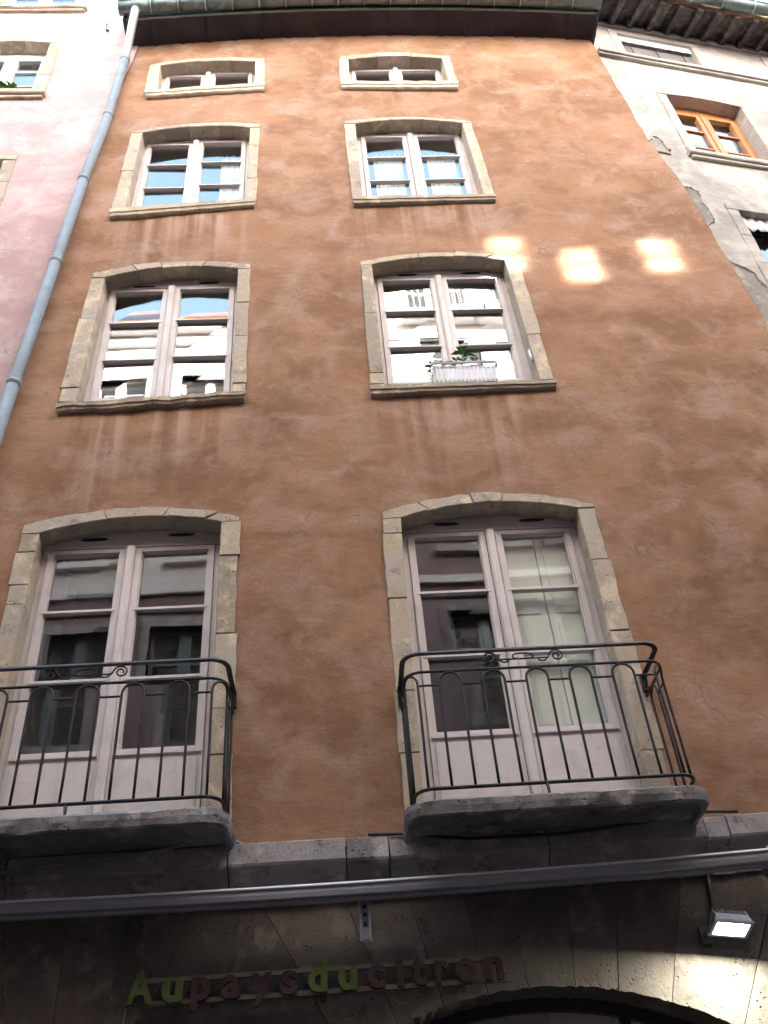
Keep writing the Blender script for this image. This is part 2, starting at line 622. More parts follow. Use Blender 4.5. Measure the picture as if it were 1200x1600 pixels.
me.polygons.foreach_set('use_smooth', [True] * len(me.polygons))
me.update()
link('plaster_wall', me, house)

# ---- the body of the house behind its front
mb = MB()
mb.box(-2.30, -2.05, .36, 9, 0, 14.0).box(3.3, 3.55, .36, 9, 0, 14.0).box(-2.3, 3.55, 8.8, 9, 0, 14.0)
mb.build('side_wall', 'mortar', house)
mb = MB()
prof = [(-.40, 14.02), (4.6, 18.8), (9.4, 14.1)]
for (ya, za), (yb, zb) in zip(prof, prof[1:]):
    mb.hexa([(-2.2, ya, za), (3.66, ya, za), (3.66, ya, za + .12), (-2.2, ya, za + .12),
             (-2.2, yb, zb), (3.66, yb, zb), (3.66, yb, zb + .12), (-2.2, yb, zb + .12)])
roof = mb.build('roof', 'tile', house)

# ---- eave: boarded soffit with battens, end boards, fascia and the half-round gutter in pieces
XE0, XE1 = -2.16, 3.63
NB = 18
xs = [lerp(XE0, XE1, i / NB) for i in range(NB + 1)]
OV = .31
for i in range(NB):
    a, b = xs[i] + .004, xs[i + 1] - .004
    za, zb = eave_z(a), eave_z(b)
    MB().hexa([(a, -OV, za), (b, -OV, zb), (b, -OV, zb + .025), (a, -OV, za + .025),
               (a, .1, za), (b, .1, zb), (b, .1, zb + .025), (a, .1, za + .025)]).build('soffit_board', 'soffit', roof)
for i in range(1, NB):
    x = xs[i]
    z = eave_z(x)
    MB().box(x - .022, x + .022, -OV + .005, .02, z - .022, z + .001).build('eave_batten', 'soffit', roof)
for x in (XE0, XE1):
    z = eave_z(x)
    MB().hexa([(x - .02, -.34, z - .03), (x + .02, -.34, z - .03), (x + .02, -.34, z + .16), (x - .02, -.34, z + .16),
               (x - .02, .3, z - .03), (x + .02, .3, z - .03), (x + .02, .3, z + .36), (x - .02, .3, z + .36)]).build('eave_end_board', 'soffit', roof)
mb = MB()
for i in range(NB):
    a, b = xs[i], xs[i + 1]
    za, zb = eave_z(a), eave_z(b)
    mb.hexa([(a, -OV - .022, za - .012), (b, -OV - .022, zb - .012), (b, -OV - .022, zb + .2), (a, -OV - .022, za + .2),
             (a, -OV, za - .012), (b, -OV, zb - .012), (b, -OV, zb + .2), (a, -OV, za + .2)])
mb.build('fascia', 'zinc', roof)
GY, GR = -.425, .088
for i in range(NB):
    a, b = xs[i] - (.05 if i == 0 else 0), xs[i + 1] + (.03 if i == NB - 1 else 0)
    mb = MB()
    prof_v = []
    for xx in (a, b):
        zz = eave_z(xx) + .085
        for k in range(11):
            an = math.pi + math.pi * k / 10
            prof_v.append((xx, GY + GR * math.cos(an), zz + GR * math.sin(an)))
        for k in range(10, -1, -1):
            an = math.pi + math.pi * k / 10
            prof_v.append((xx, GY + (GR - .006) * math.cos(an), zz + (GR - .006) * math.sin(an)))
    fs = [(k, (k + 1) % 22, 22 + (k + 1) % 22, 22 + k) for k in range(22)] + [tuple(range(22)), tuple(range(43, 21, -1))]
    mb.add(prof_v, fs)
    zz = eave_z(a) + .085
    mb.tube([(a, GY - GR, zz), (b, GY - GR, eave_z(b) + .085)], .011, 6)
    g = mb.build('gutter', 'zinc', roof, True)
    if 0 < i:
        mb = MB()
        ring = [(xs[i], GY + (GR + .004) * math.cos(math.pi + math.pi * k / 10), eave_z(xs[i]) + .085 + (GR + .004) * math.sin(math.pi + math.pi * k / 10)) for k in range(11)]
        mb.tube(ring, .007, 5)
        mb.build('gutter_joint', 'pipe_bare', roof)
mb = MB()
for xx in (XE0 - .052, XE1 + .032):
    zz = eave_z(xx) + .085
    mb.prism([(GY + GR * math.cos(math.pi + math.pi * k / 10), zz + GR * math.sin(math.pi + math.pi * k / 10)) for k in range(11)], 0, .004)
    mb.v[-22:] = [(xx + p[1] - .002, p[0], p[2]) for p in mb.v[-22:]]
mb.build('gutter_end', 'zinc', roof)


# ---- windows
def bil(c, s, t):
    (x0, z0), (x1, z1), (x2, z2), (x3, z3) = c
    return (lerp(lerp(x2, x3, s), lerp(x0, x1, s), t), lerp(lerp(z2, z3, s), lerp(z0, z1, s), t))


def surround(w, r, jam_l, jam_r, vous, mat_l, mat_r, mat_a):
    """mortar lining with separate jamb stones, arch stones and a sill"""
    o, i = w['o'], w['i']
    y0, y1 = -.016, .150
    mb = MB()
    # one U-shaped bed of mortar just behind the stones
    e = .012
    zlo = min(o[2][1], o[3][1]) - .03
    mb.prism([o[0], (o[2][0], zlo), (o[3][0], zlo), o[1], (i[1][0] + e, i[1][1]), (i[3][0] + e, i[3][1]), (i[2][0] - e, i[2][1]), (i[0][0] - e, i[0][1])], -.006, .145)
    sur = mb.build('window_surround', 'mortar', house)
    for side, cuts, mt in ((0, jam_l, mat_l), (1, jam_r, mat_r)):
        for k in range(len(cuts) - 1):
            gap = .0025 / (i[0][1] - i[2][1])
            t0, t1 = cuts[k] + gap, cuts[k + 1] - gap
            O = lambda t: bil(o, side, t)
            I = lambda t: bil(i, side, t)
            zi = lambda t: I(t)[1]
            # level beds: use the inner edge height for both
            def at_h(t):
                z = zi(t)
                (xa, za), (xb, zb) = O(0), O(1)
                return (lerp(xa, xb, (z - za) / (zb - za)), z)
            extra = random.choice([0, 0, .006, .014]) * (-1 if side == 0 else 1)
            p0, p1, q0, q1 = at_h(t0), at_h(t1), I(t0), I(t1)
            p0 = (p0[0] + extra, p0[1]); p1 = (p1[0] + extra, p1[1])
            if side == 0:
                poly, ej = [p0, q0, q1, p1], [.002, .002, .002, .007]
            else:
                poly, ej = [q0, p0, p1, q1], [.002, .007, .002, .002]
            stone(poly, y0, y1, mt, sur, 'jamb_stone', ej)
    # arch
    for k in range(len(vous) - 1):
        s0, s1 = vous[k] + .0012, vous[k + 1] - .0012
        n = 5
        low, up = [], []
        for q in range(n + 1):
            s = lerp(s0, s1, q / n)
            xi = lerp(i[0][0], i[1][0], s)
            if k == 0 and q == 0: xi = o[0][0]
            if k == len(vous) - 2 and q == n: xi = o[1][0]
            si = min(1, max(0, (xi - i[0][0]) / (i[1][0] - i[0][0])))
            low.append((xi + (jit(.002) if 0 < q < n else 0), arch_z(i[0][1], i[1][1], w['api'], si) + jit(.004)))
            xo = lerp(o[0][0], o[1][0], s)
            up.append((xo, arch_z(o[0][1], o[1][1], w['apo'], s) + jit(.008)))
        # the end stones sit on the jambs, and cover their heads
        if k == 0: low.insert(1, (i[0][0], i[0][1]))
        if k == len(vous) - 2: low.insert(-1, (i[1][0], i[1][1]))
        MB().prism(low + up[::-1], y0 + jit(.005), y1 - .002, .007).build('arch_stone', mat_a[k % len(mat_a)], sur)
    if 'sill' in w:
        (ax, az), (bx, bz), (cx, cz), (dx, dz) = w['sill']
        n = 22
        rag = w.get('rag', .010)
        top, bot = [], []
        for q in range(n + 1):
            s = q / n
            top.append((lerp(ax, bx, s), lerp(az, bz, s) + rag * 1.3 * mnoise.noise(Vector((s * 9 + ax, 2, az)))))
            bot.append((lerp(cx, dx, s), lerp(cz, dz, s) + rag * mnoise.noise(Vector((s * 11 + ax, 5, az)))))
        mb = MB()
        vs = []
        for y, dzt, dzb in ((-.048, -.012, .008), (-.06, -.022, .016), (-.058, -.03, .03)):
            pass
        ring = []
        for q in range(n + 1):
            jy = .006 * mnoise.noise(Vector((q * .7, ax, az)))
            tx, tz = top[q]; b_x, b_z = bot[q]
            ring.append([(tx, .165, tz + .075), (tx, -.04 + jy, tz + .012), (tx, -.058 + jy, tz - .004), (lerp(tx, b_x, .55), -.056 + jy, lerp(tz, b_z, .55)),
                         (lerp(tx, b_x, .6), -.046 + jy, lerp(tz, b_z, .62)), (b_x, -.040 + jy, b_z + .006), (b_x, -.022, b_z - .006), (b_x, .14, b_z - .006)])
        m_ = 8
        for rg in ring: vs += rg
        fs = []
        for q in range(n):
            for k in range(m_):
                a_, b_ = q * m_ + k, q * m_ + (k + 1) % m_
                fs.append((a_, b_, b_ + m_, a_ + m_))
        fs += [tuple(reversed(range(m_))), tuple(range(n * m_, (n + 1) * m_))]
        mb.add(vs, fs).build('sill', 'stone', sur)
    return sur


def leaf_ring(mb, x0, x1, z0, z1, px0, px1, pz0, pz1, y0, y1):
    mb.box(x0, px0, y0, y1, z0, z1).box(px1, x1, y0, y1, z0, z1)
    mb.box(px0, px1, y0, y1, pz1, z1).box(px0, px1, y0, y1, z0, pz0)


def casement_window(w, name, mat, glass, parent):
    """two glazed leaves in a fixed frame with an arched head board"""
    i = w['i']
    xl0, xl1 = w['L'][0] * K, w['L'][1] * K
    xr0, xr1 = w['Rr'][0] * K, w['Rr'][1] * K
    zt = 1.6 + (w['top'] - 1.6) * K
    sl = w['slope']
    xm = (xl1 + xr0) / 2
    zL = zt - sl * .0
    zR = zt + sl * .8
    bars = [1.6 + (b - 1.6) * K for b in w['bars']]
    zb = w['bot'] if not w.get('panel') else 1.6 + (w['bot'] - 1.6) * K
    zbb = (3.66 if w.get('panel') else w['bot'] - .09)
    fy0, fy1 = .146, .20
    mb = MB()
    # side frames and head board
    gx0 = lambda z: lerp(i[2][0], i[0][0], (z - i[2][1]) / (i[0][1] - i[2][1])) - .01
    gx1 = lambda z: lerp(i[3][0], i[1][0], (z - i[3][1]) / (i[1][1] - i[3][1])) + .01
    mb.prism([(gx0(zbb), zbb), (xl0 - .045, zbb), (xl0 - .045, zL + .035), (gx0(zL), zL + .035)], fy0, fy1, .004)
    mb.prism([(xr1 + .045, zbb), (gx1(zbb), zbb), (gx1(zR), zR + .035), (xr1 + .045, zR + .035)], fy0, fy1, .004)
    low = [(gx0(zL), zL + .036), (gx1(zR), zR + .036)]
    up = []
    for q in range(13):
        s = 1 - q / 12
        up.append((lerp(gx0(zL), gx1(zR), s), max(arch_z(i[0][1], i[1][1], w['api'], s) + .03, lerp(zL, zR, s) + .06)))
    mb.prism(low + up, fy0 + .002, fy1)
    fr = mb.build('window' if not w.get('panel') else 'balcony_door', mat, parent)
    # drip moulding under the head board
    MB().hexa([(gx0(zL) + .012, fy0 - .016, zL + .042), (gx1(zR) - .012, fy0 - .016, zR + .042), (gx1(zR) - .012, fy0 - .010, zR + .062), (gx0(zL) + .012, fy0 - .010, zL + .062),
               (gx0(zL) + .012, fy0 + .004, zL + .042), (gx1(zR) - .012, fy0 + .004, zR + .042), (gx1(zR) - .012, fy0 + .004, zR + .066), (gx0(zL) + .012, fy0 + .004, zL + .066)]).build('head_moulding', mat, fr)
    for q in (.27, .76):
        x = lerp(i[0][0], i[1][0], q)
        zc = max(lerp(zL, zR, q) + .078, arch_z(i[0][1], i[1][1], w['api'], q) - .035)
        pts = [(x + .095 * math.copysign(abs(math.cos(a)) ** .7, math.cos(a)), zc + sl * .5 * .0 + .013 * math.sin(a)) for a in [2 * math.pi * k / 14 for k in range(14)]]
        MB().prism(pts, fy0 - .004, fy0 + .006).build('vent_slot', 'slot', fr)
    # leaves
    for side, (a, b, z1) in enumerate(((xl0, xl1, zL), (xr0, xr1, zR))):
        mb = MB()
        x0, x1 = a - .043, b + .043
        leaf_ring(mb, x0, x1, zbb + .012, z1 + .034, a, b, zb, z1, .132, .186)
        # bead round the glass
        leaf_ring(mb, a - .012, b + .012, zb - .012, z1 + .012, a + .008, b - .008, zb + .008, z1 - .008, .150, .180)
        lf = mb.build('casement', mat, fr)
        zs = [z1] + [lerp(bz, bz + sl * .9, side * .9) if sl else bz for bz in bars] + [zb]
        if w.get('panel'):
            MB().box(a - .012, b + .012, .122, .134, 3.76, zb - .085).build('door_panel', mat, fr)
            MB().box(a - .03, b + .03, .118, .135, zb - .045, zb - .026).build('panel_moulding', mat, fr)
        for k in range(len(zs) - 1):
            t, u = zs[k], zs[k + 1]
            t -= .011 if k else 0
            u += .011 if k < len(zs) - 2 else 0
            tilt = jit(.0035)
            p = MB().hexa([(a, .168 - tilt, u), (b, .168 + tilt, u), (b, .168 + tilt + jit(.003), t), (a, .168 - tilt, t),
                           (a, .172 - tilt, u), (b, .172 + tilt, u), (b, .172 + tilt, t), (a, .172 - tilt, t)]).build('pane', glass, fr)
        for bz in zs[1:-1]:
            mb = MB().box(a - .008, b + .008, .140, .182, bz - .010, bz + .010)
            mb.box(a - .02, b + .02, .128, .142, bz - .016, bz - .003)
            mb.build('glazing_bar', mat, fr)
    # meeting stile
    mb = MB()
    z1 = (zL + zR) / 2 + .034
    poly = [(xm - .034, .13), (xm - .03, .112), (xm - .018, .102), (xm + .018, .102), (xm + .03, .112), (xm + .034, .13)]
    vs = [(x, y, zbb + .012) for x, y in poly] + [(x, y, z1) for x, y in poly]
    n = len(poly)
    mb.add(vs, [(k, (k + 1) % n, n + (k + 1) % n, n + k) for k in range(n)] + [tuple(range(n)), tuple(range(n, 2 * n))])
    mb.build('meeting_stile', mat, fr)
    return fr


def room(w, depth, parent, name='room'):
    i = w['i']
    x0, x1 = min(i[0][0], i[2][0]) - .35, max(i[1][0], i[3][0]) + .35
    z0, z1 = min(i[2][1], i[3][1]) - .1, w['api'] + .25
    mb = MB()
    y0 = .206
    e = .05
    mb.box(x0, x1, depth, depth + e, z0, z1).box(x0 - e, x0, y0, depth, z0, z1).box(x1, x1 + e, y0, depth, z0, z1)
    mb.box(x0, x1, y0, depth, z1, z1 + e).box(x0, x1, y0, depth, z0 - e, z0)
    # the inside face of the front wall round the opening
    gx0, gx1 = min(i[0][0], i[2][0]) - .03, max(i[1][0], i[3][0]) + .03
    mb.box(x0, gx0 + .05, y0, y0 + .02, z0, z1).box(gx1 - .05, x1, y0, y0 + .02, z0, z1).box(gx0 + .05, gx1 - .05, y0, y0 + .02, w['api'] + .02, z1)
    mb.build(name, 'room', parent)


WIN['c1r3']['rag'] = .03
WIN['c1r2']['rag'] = .014
cfg = {
    'c1r1': ([0, 1.0], [0, 1.0], [0, .42, .72, 1], 'stone', 'stone', ['stone']),
    'c1r2': ([0, .48, 1.0], [0, .28, .74, 1.0], [0, .42, .70, 1], 'stone', 'stone', ['stone']),
    'c1r3': ([0, .10, .64, 1.0], [0, .06, .42, .70, 1.0], [0, .24, .42, .72, 1], 'stone', 'stone', ['stone']),
    'c1r4': ([0, .3, .74, .81, .93, 1.0], [0, .24, .37, .60, .87, 1.0], [0, .36, .67, .90, 1], 'stone', 'stone', ['stone']),
    'c2r1': ([0, 1.0], [0, 1.0], [0, .32, .66, 1], 'stone', 'stone', ['stone']),
    'c2r2': ([0, .46, 1.0], [0, .50, 1.0], [0, .33, .64, 1], 'stone', 'stone', ['stone']),
    'c2r3': ([0, .08, .56, 1.0], [0, .35, 1.0], [0, .37, .62, .86, 1], 'stone', 'stone', ['stone']),
    'c2r4': ([0, .22, .40, .70, .94, 1.0], [0, .19, .55, .80, 1.0], [0, .17, .42, .58, .78, 1], 'stone', 'stone', ['stone']),
}
for k, w in WIN.items():
    surround(w, k, *cfg[k])
    fr = casement_window(w, k, 'frame', 'glass_low' if k.endswith('r4') else 'glass', house)
    w['obj'] = fr
    room(w, 1.25, house)

# inner folding shutters behind the right leaf of the right-hand balcony door
a, b = 1.28 * K - .03, 1.752 * K + .05
for q in range(2):
    x0, x1 = lerp(a, b, q / 2) + .004, lerp(a, b, (q + 1) / 2) - .004
    mb = MB().box(x0, x1, .222, .25, 3.7, 5.98)
    for z0, z1 in ((3.85, 4.30), (4.38, 5.17), (5.25, 5.88)):
        mb.box(x0 + .05, x1 - .05, .214, .224, z0, z1)
    mb.build('inner_shutter', 'shutter_in', WIN['c2r4']['obj'])


def curtain(x0, x1, z0, z1, y, name, mat, label, parent=None, amp=.02, folds=9, scallop=0.0):
    n = folds * 8
    vs, fs = [], []
    for j in range(5):
        for i in range(n + 1):
            s = i / n
            zz = lerp(z0 - scallop * abs(math.sin(s * math.pi * folds / 2)) * (1 if j == 0 else 0), z1, j / 4)
            vs.append((lerp(x0, x1, s), y + amp * math.sin(s * folds * 2 * math.pi + .6 * math.sin(7 * s)) * (1.0 - .4 * j / 4), zz))
    for j in range(4):
        for i in range(n):
            k = j * (n + 1) + i
            fs.append((k, k + 1, k + n + 2, k + n + 1))
    me = bpy.data.meshes.new(name)
    me.from_pydata(vs, [], fs)
    me.materials.append(M[mat])
    me.polygons.foreach_set('use_smooth', [True] * len(me.polygons))
    o = link(name, me, parent)
    sol = o.modifiers.new('thickness', 'SOLIDIFY')
    sol.thickness = .004
    if label:
        tag(o, label, 'curtain', 'curtains behind the upper windows')
    return o


curtain(-.98, -.70, 10.25, 11.60, .30, 'curtain', 'curtain', 'white net curtain behind the right leaf of the left third-row window', folds=4)
curtain(.70, 1.02, 10.25, 11.6, .32, 'curtain', 'curtain', 'white net curtain behind the left leaf of the sky-blue reflecting window', folds=5)
curtain(1.30, 1.62, 10.25, 11.6, .32, 'curtain', 'curtain', 'white net curtain behind the right leaf of the sky-blue reflecting window', folds=5)


MB().tube([(1.805, .02, 7.62), (1.785, .0, 7.66), (1.78, -.005, 7.74), (1.79, .01, 7.80), (1.805, .03, 7.82)], [.006, .012, .014, .010, .006], 8).build('shutter_stay', 'pipe_bare', house, True)

# ---- stone string course under the balconies: separate blocks with a cavetto below
joints = [-2.9, -1.75, -.585, .046, .279, 1.15, 2.03, 2.16, 3.05, 4.3]
prof_y = [(.05, 3.635), (-.10, 3.625), (-.128, 3.612), (-.13, 3.505), (-.122, 3.492), (-.085, 3.482), (-.062, 3.455), (-.052, 3.42), (-.046, 3.33), (.05, 3.33)]
for a, b in zip(joints, joints[1:]):
    a += .004; b -= .004
    n = max(3, int((b - a) / .10))
    vs, fs = [], []
    m_ = len(prof_y)
    dy, dz = jit(.006), jit(.005)
    for q in range(n + 1):
        x = lerp(a, b, q / n)
        for (py, pz) in prof_y:
            jn = .010 * mnoise.noise(Vector((x * 6, py * 9, pz * 8)))
            vs.append((x, py + dy + (jn if py < 0 else 0), pz + dz + jn * .7))
    for q in range(n):
        for k in range(m_):
            c_, d_ = q * m_ + k, q * m_ + (k + 1) % m_
            fs.append((c_, d_, d_ + m_, c_ + m_))
    fs += [tuple(reversed(range(m_))), tuple(range(n * m_, (n + 1) * m_))]
    MB().add(vs, fs).build('string_course_stone', 'stone_old', house)


# ---- balconies
def rounded_u(x0, x1, yb, yf, r, z, n=6, nf=14):
    pts = [(x0, yb, z), (x0, yf + r, z)]
    for k in range(1, n + 1):
        a = math.pi + (math.pi / 2) * k / n
        pts.append((x0 + r + r * math.cos(a), yf + r + r * math.sin(a), z))
    m2 = []
    for k in range(0, n + 1):
        a = 1.5 * math.pi + (math.pi / 2) * k / n
        m2.append((x1 - r + r * math.cos(a), yf + r + r * math.sin(a), z))
    k = nf
    last = pts[-1]
    for q in range(1, k):
        pts.append((lerp(last[0], m2[0][0], q / k), yf, z))
    return pts + m2 + [(x1, yb, z)]


def u_sample(path, d):
    """point at arc length d along a polyline"""
    for a, b in zip(path, path[1:]):
        a_, b_ = Vector(a), Vector(b)
        L = (b_ - a_).length
        if d <= L:
            return a_.lerp(b_, d / L)
        d -= L
    return Vector(path[-1])


def balcony(xa, xb, zslab, rx0, rx1, scroll_x):
    # slab with a worn, chipped front edge
    lay = [(.085, zslab - .060), (.05, zslab - .066), (.035, zslab - .092), (.010, zslab - .092), (0, zslab - .082), (-.006, zslab - .045), (-.004, zslab - .012), (.014, zslab)]
    vs, fs = [], []
    rings = []
    for off, z in lay:
        ring = rounded_u(xa + off, xb - off, .0, -.485 + off, .13, z, 9, 70)
        out = []
        for (x, y, zz) in ring:
            nz = mnoise.noise(Vector((x * 7, y * 7, zz * 9)))
            nf = mnoise.noise(Vector((x * 17, y * 17, zz * 20)))
            k = (1.0 if z > zslab - .09 else .3)
            out.append((x + .006 * nf * k, min(0, y + (.016 * nz + .006 * nf) * k) if y < 0 else y, zz + (.015 * nz + .006 * nf) * (1 if z > zslab - .06 else .25)))
        rings.append(out)
    n = len(rings[0])
    for rg in rings: vs += rg
    for q in range(len(rings) - 1):
        for k in range(n - 1):
            a, b = q * n + k, q * n + k + 1
            fs.append((a, b, b + n, a + n))
    fs.append(tuple(range(n)))
    fs.append(tuple(reversed(range((len(rings) - 1) * n, len(rings) * n))))
    slab = MB().add(vs, fs).build('balcony', 'slab', house)
    zr, z2, z3, zb = zslab + .915, zslab + .79, zslab + .70, zslab + .078
    yf = -.43
    # flat handrail
    path = rounded_u(rx0, rx1, -.03, yf, .10, zr, 8)
    mb = MB()
    vs, fs = [], []
    for k, p in enumerate(path):
        p = Vector(p)
        t = (Vector(path[min(k + 1, len(path) - 1)]) - Vector(path[max(k - 1, 0)])).normalized()
        nrm = Vector((-t.y, t.x, 0))
        for du, dz in ((-.016, -.006), (.016, -.006), (.012, .006), (-.012, .006)):
            q = p + nrm * du
            vs.append((q.x, q.y, q.z + dz))
    for k in range(len(path) - 1):
        for c in range(4):
            a, b = k * 4 + c, k * 4 + (c + 1) % 4
            fs.append((a, b, b + 4, a + 4))
    fs += [(3, 2, 1, 0), tuple(range(len(vs) - 4, len(vs)))]
    MB().add(vs, fs).build('handrail', 'iron', slab)
    # wall plates where the handrail is let into the stone
    for x in (rx0, rx1):
        MB().box(x - .018, x + .018, -.045, -.012, zr - .10, zr + .012).tube([(x, -.03, zr - .09), (x, -.075, zr - .05), (x, -.10, zr - .01)], .007, 6).build('rail_fixing', 'iron', slab)
    for z, r, nm in ((z2, .0085, 'upper_rail'), (zb, .0105, 'lower_rail')):
        MB().tube(rounded_u(rx0, rx1, -.01, yf, .10, z, 8), r, 8).build(nm, 'iron', slab, True)
    # balusters joined in pairs by round heads, tied by short cross bars
    pth = rounded_u(rx0, rx1, -.01, yf, .10, 0, 8)
    total = sum((Vector(b) - Vector(a)).length for a, b in zip(pth, pth[1:]))
    sp = .1265
    nb = int(total / sp) // 2 * 2
    start = (total - (nb - 1) * sp) / 2
    for k in range(0, nb, 2):
        d0, d1 = start + k * sp, start + (k + 1) * sp
        hw = sp / 2
        dm = (d0 + d1) / 2
        pts = []
        for q in range(4):
            p = u_sample(pth, d0); pts.append((p.x + jit(.001), p.y, lerp(zb, z2 - .009 - hw, q / 4)))
        for q in range(0, 11):
            an = math.pi - math.pi * q / 10
            p = u_sample(pth, dm + hw * math.cos(an))
            pts.append((p.x, p.y, z2 - .009 - hw + hw * math.sin(an)))
        for q in range(1, 5):
            p = u_sample(pth, d1); pts.append((p.x + jit(.001), p.y, lerp(z2 - .009 - hw, zb, q / 4)))
        MB().tube(pts, .0078, 7).build('baluster_pair', 'iron', slab, True)
        if k + 2 < nb:
            d2 = start + (k + 2) * sp
            cp = [u_sample(pth, lerp(d1, d2, q / 4)) for q in range(5)]
            MB().tube([(p.x, p.y, z3) for p in cp], .0065, 6).build('cross_bar', 'iron', slab, True)
    for dd in (start, total - start):
        pass
    # foot
    xc = (rx0 + rx1) / 2 + scroll_x
    MB().tube([(xc, yf, zb), (xc + .004, yf, zb - .05), (xc - .004, yf, zslab - .01)], [.010, .008, .012], 7).build('rail_foot', 'iron', slab, True)
    # scrollwork between the two top rails
    zc = (zr + z2) / 2
    for sgn, xo in ((-1, -.20), (1, .20)):
        pts = []
        for q in range(27):
            u = q / 26
            an = (1 - u) * 3.2 * math.pi
            rr = .046 * (1 - .72 * (1 - u) ** .8) if u < 1 else .046
            pts.append((xc + xo + sgn * (-rr * math.cos(an)), yf, zc + .008 + rr * math.sin(an) * .95))
        pts += [(xc + xo - sgn * (.055 + .02 * q), yf, zc - .012 - .012 * math.sin(q)) for q in range(1, 4)]
        MB().tube(pts, .0052, 6).build('scroll', 'iron', slab, True)
    pts = [(xc + .062 * math.copysign(abs(math.cos(a)) ** .8, math.cos(a)), yf, zc + .014 + .020 * math.sin(a)) for a in [2 * math.pi * q / 20 for q in range(21)]]
    MB().tube(pts, .005, 6).build('scroll_link', 'iron', slab, True)
    MB().tube([(xc - .15, yf, zc - .004), (xc + .15, yf, zc - .004)], .005, 6).build('scroll_bar', 'iron', slab, True)
    return slab


balcony(.365, 1.985, 3.655, .425, 1.955, -.06)
balcony(-2.19, -.555, 3.685, -2.14, -.598, -.03)

# ---- ground storey: flat-topped arch stones round two shop arches
arches = [(.98, .836, 2.0, 1.25), (-1.40, 1.245, 1.50, .85)]


def arch_face(c, x):
    cx, cz, r, hw = c
    d = r * r - (x - cx) ** 2
    return cz + math.sqrt(max(d, 0))


def radial_joint(c, xt, zt):
    """where the joint running down from (xt, zt) towards the arch centre meets the arch"""
    cx, cz, r, hw = c
    d = Vector((xt - cx, zt - cz)).normalized()
    return (cx + d.x * r, cz + d.y * r)


ZT = 3.345
for c, tops in ((arches[0], [-.42, .02, .36, .66, .92, 1.22, 1.50, 1.86, 2.40]), (arches[1], [-2.30, -2.02, -1.74, -1.42, -1.10, -.80, -.42])):
    for xa, xb in zip(tops, tops[1:]):
        pa, pb = radial_joint(c, xa, ZT), radial_joint(c, xb, ZT)
        lo = []
        n = 8
        for q in range(n + 1):
            t = q / n
            an = lerp(math.atan2(pa[1] - c[1], pa[0] - c[0]), math.atan2(pb[1] - c[1], pb[0] - c[0]), t)
            lo.append((c[0] + c[2] * math.cos(an) + (.001 if q == 0 else -.001 if q == n else 0), c[1] + c[2] * math.sin(an) + jit(.005)))
        poly = lo + [(xb - .001, ZT), (xa + .001, ZT)]
        yy = -.02 + jit(.002)
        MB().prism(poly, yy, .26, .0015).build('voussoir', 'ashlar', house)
# piers carrying the arches
def arc_down(c, xt, sgn, n=5):
    """points along the arch from a joint down to the springing, then to the pavement"""
    px, pz = radial_joint(c, xt, ZT)
    out = []
    for q in range(n + 1):
        x = lerp(px, c[0] + sgn * c[3], q / n)
        out.append((x, arch_face(c, x)))
    return out + [(c[0] + sgn * c[3], 0)]


A0, A1 = arches
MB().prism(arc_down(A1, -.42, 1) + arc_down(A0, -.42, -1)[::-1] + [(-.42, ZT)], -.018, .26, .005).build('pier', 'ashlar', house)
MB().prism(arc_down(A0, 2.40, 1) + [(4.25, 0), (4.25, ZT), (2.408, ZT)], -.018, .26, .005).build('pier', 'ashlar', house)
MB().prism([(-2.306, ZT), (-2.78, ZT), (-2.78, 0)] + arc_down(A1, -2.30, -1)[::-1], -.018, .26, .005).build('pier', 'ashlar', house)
MB().box(-2.9, 4.2, .262, .30, 3.0, 3.7).build('ground_storey_backing', 'mortar', house)

# shop fronts inside the arches
for c, mullx in ((arches[0], [.55, 1.45]), (arches[1], [-1.5])):
    cx, czz, r, hw = c
    shop = MB()
    n = 24
    xs_ = [lerp(cx - hw, cx + hw, q / n) for q in range(n + 1)]
    zed = [arch_face(c, x) for x in xs_]
    inner = [(x, min(z, arch_face(c, x) - .06)) for x, z in zip(xs_, zed)]
    for q in range(n):
        shop.hexa([(inner[q][0], .20, inner[q][1]), (inner[q + 1][0], .20, inner[q + 1][1]), (xs_[q + 1], .20, zed[q + 1] + .03), (xs_[q], .20, zed[q] + .03),
                   (inner[q][0], .25, inner[q][1]), (inner[q + 1][0], .25, inner[q + 1][1]), (xs_[q + 1], .25, zed[q + 1] + .03), (xs_[q], .25, zed[q] + .03)])
    for x in mullx:
        shop.box(x - .025, x + .025, .205, .245, 0, arch_face(c, x))
    sf = shop.build('shop_front', 'soffit', house)
    MB().prism([(xs_[0], 0.05), (xs_[-1], 0.05)] + [(x, z) for x, z in reversed(inner)], .222, .228).build('pane', 'glass_low', sf)
    mb = MB().box(cx - hw - .3, cx + hw + .3, 2.2, 2.25, 0, 3.3).box(cx - hw - .3, cx - hw - .25, .3, 2.2, 0, 3.3).box(cx + hw + .25, cx + hw + .3, .3, 2.2, 0, 3.3)
    mb.box(cx - hw - .3, cx + hw + .3, .3, 2.2, 3.0, 3.05)
    mb.build('room', 'room', house)
for x, w_, z0, z1, y in ((.85, .5, 2.3, 2.72, .55), (1.35, .35, 2.35, 2.9, .8)):
    tag(MB().prism([(x - w_ / 2, z0), (x + w_ / 2, z0), (x + w_ / 2, z1), (x, z1 + .05), (x - w_ / 2, z1)], y, y + .03, .004).build('hanging_shop_panel', 'yellow'),
        'yellow panel hanging inside the shop arch, %s' % ('the left one' if x < 1 else 'the right one'), 'panel', 'yellow panels in the shop')

# ------------------------------------------------------------------ neighbour on the left: pink house
pink = tag(empty('pink_house', (-3.5, 0, 0)), 'pale pink plastered house at the left behind the downpipe', 'house')
pink.location = (0, 0, 0)


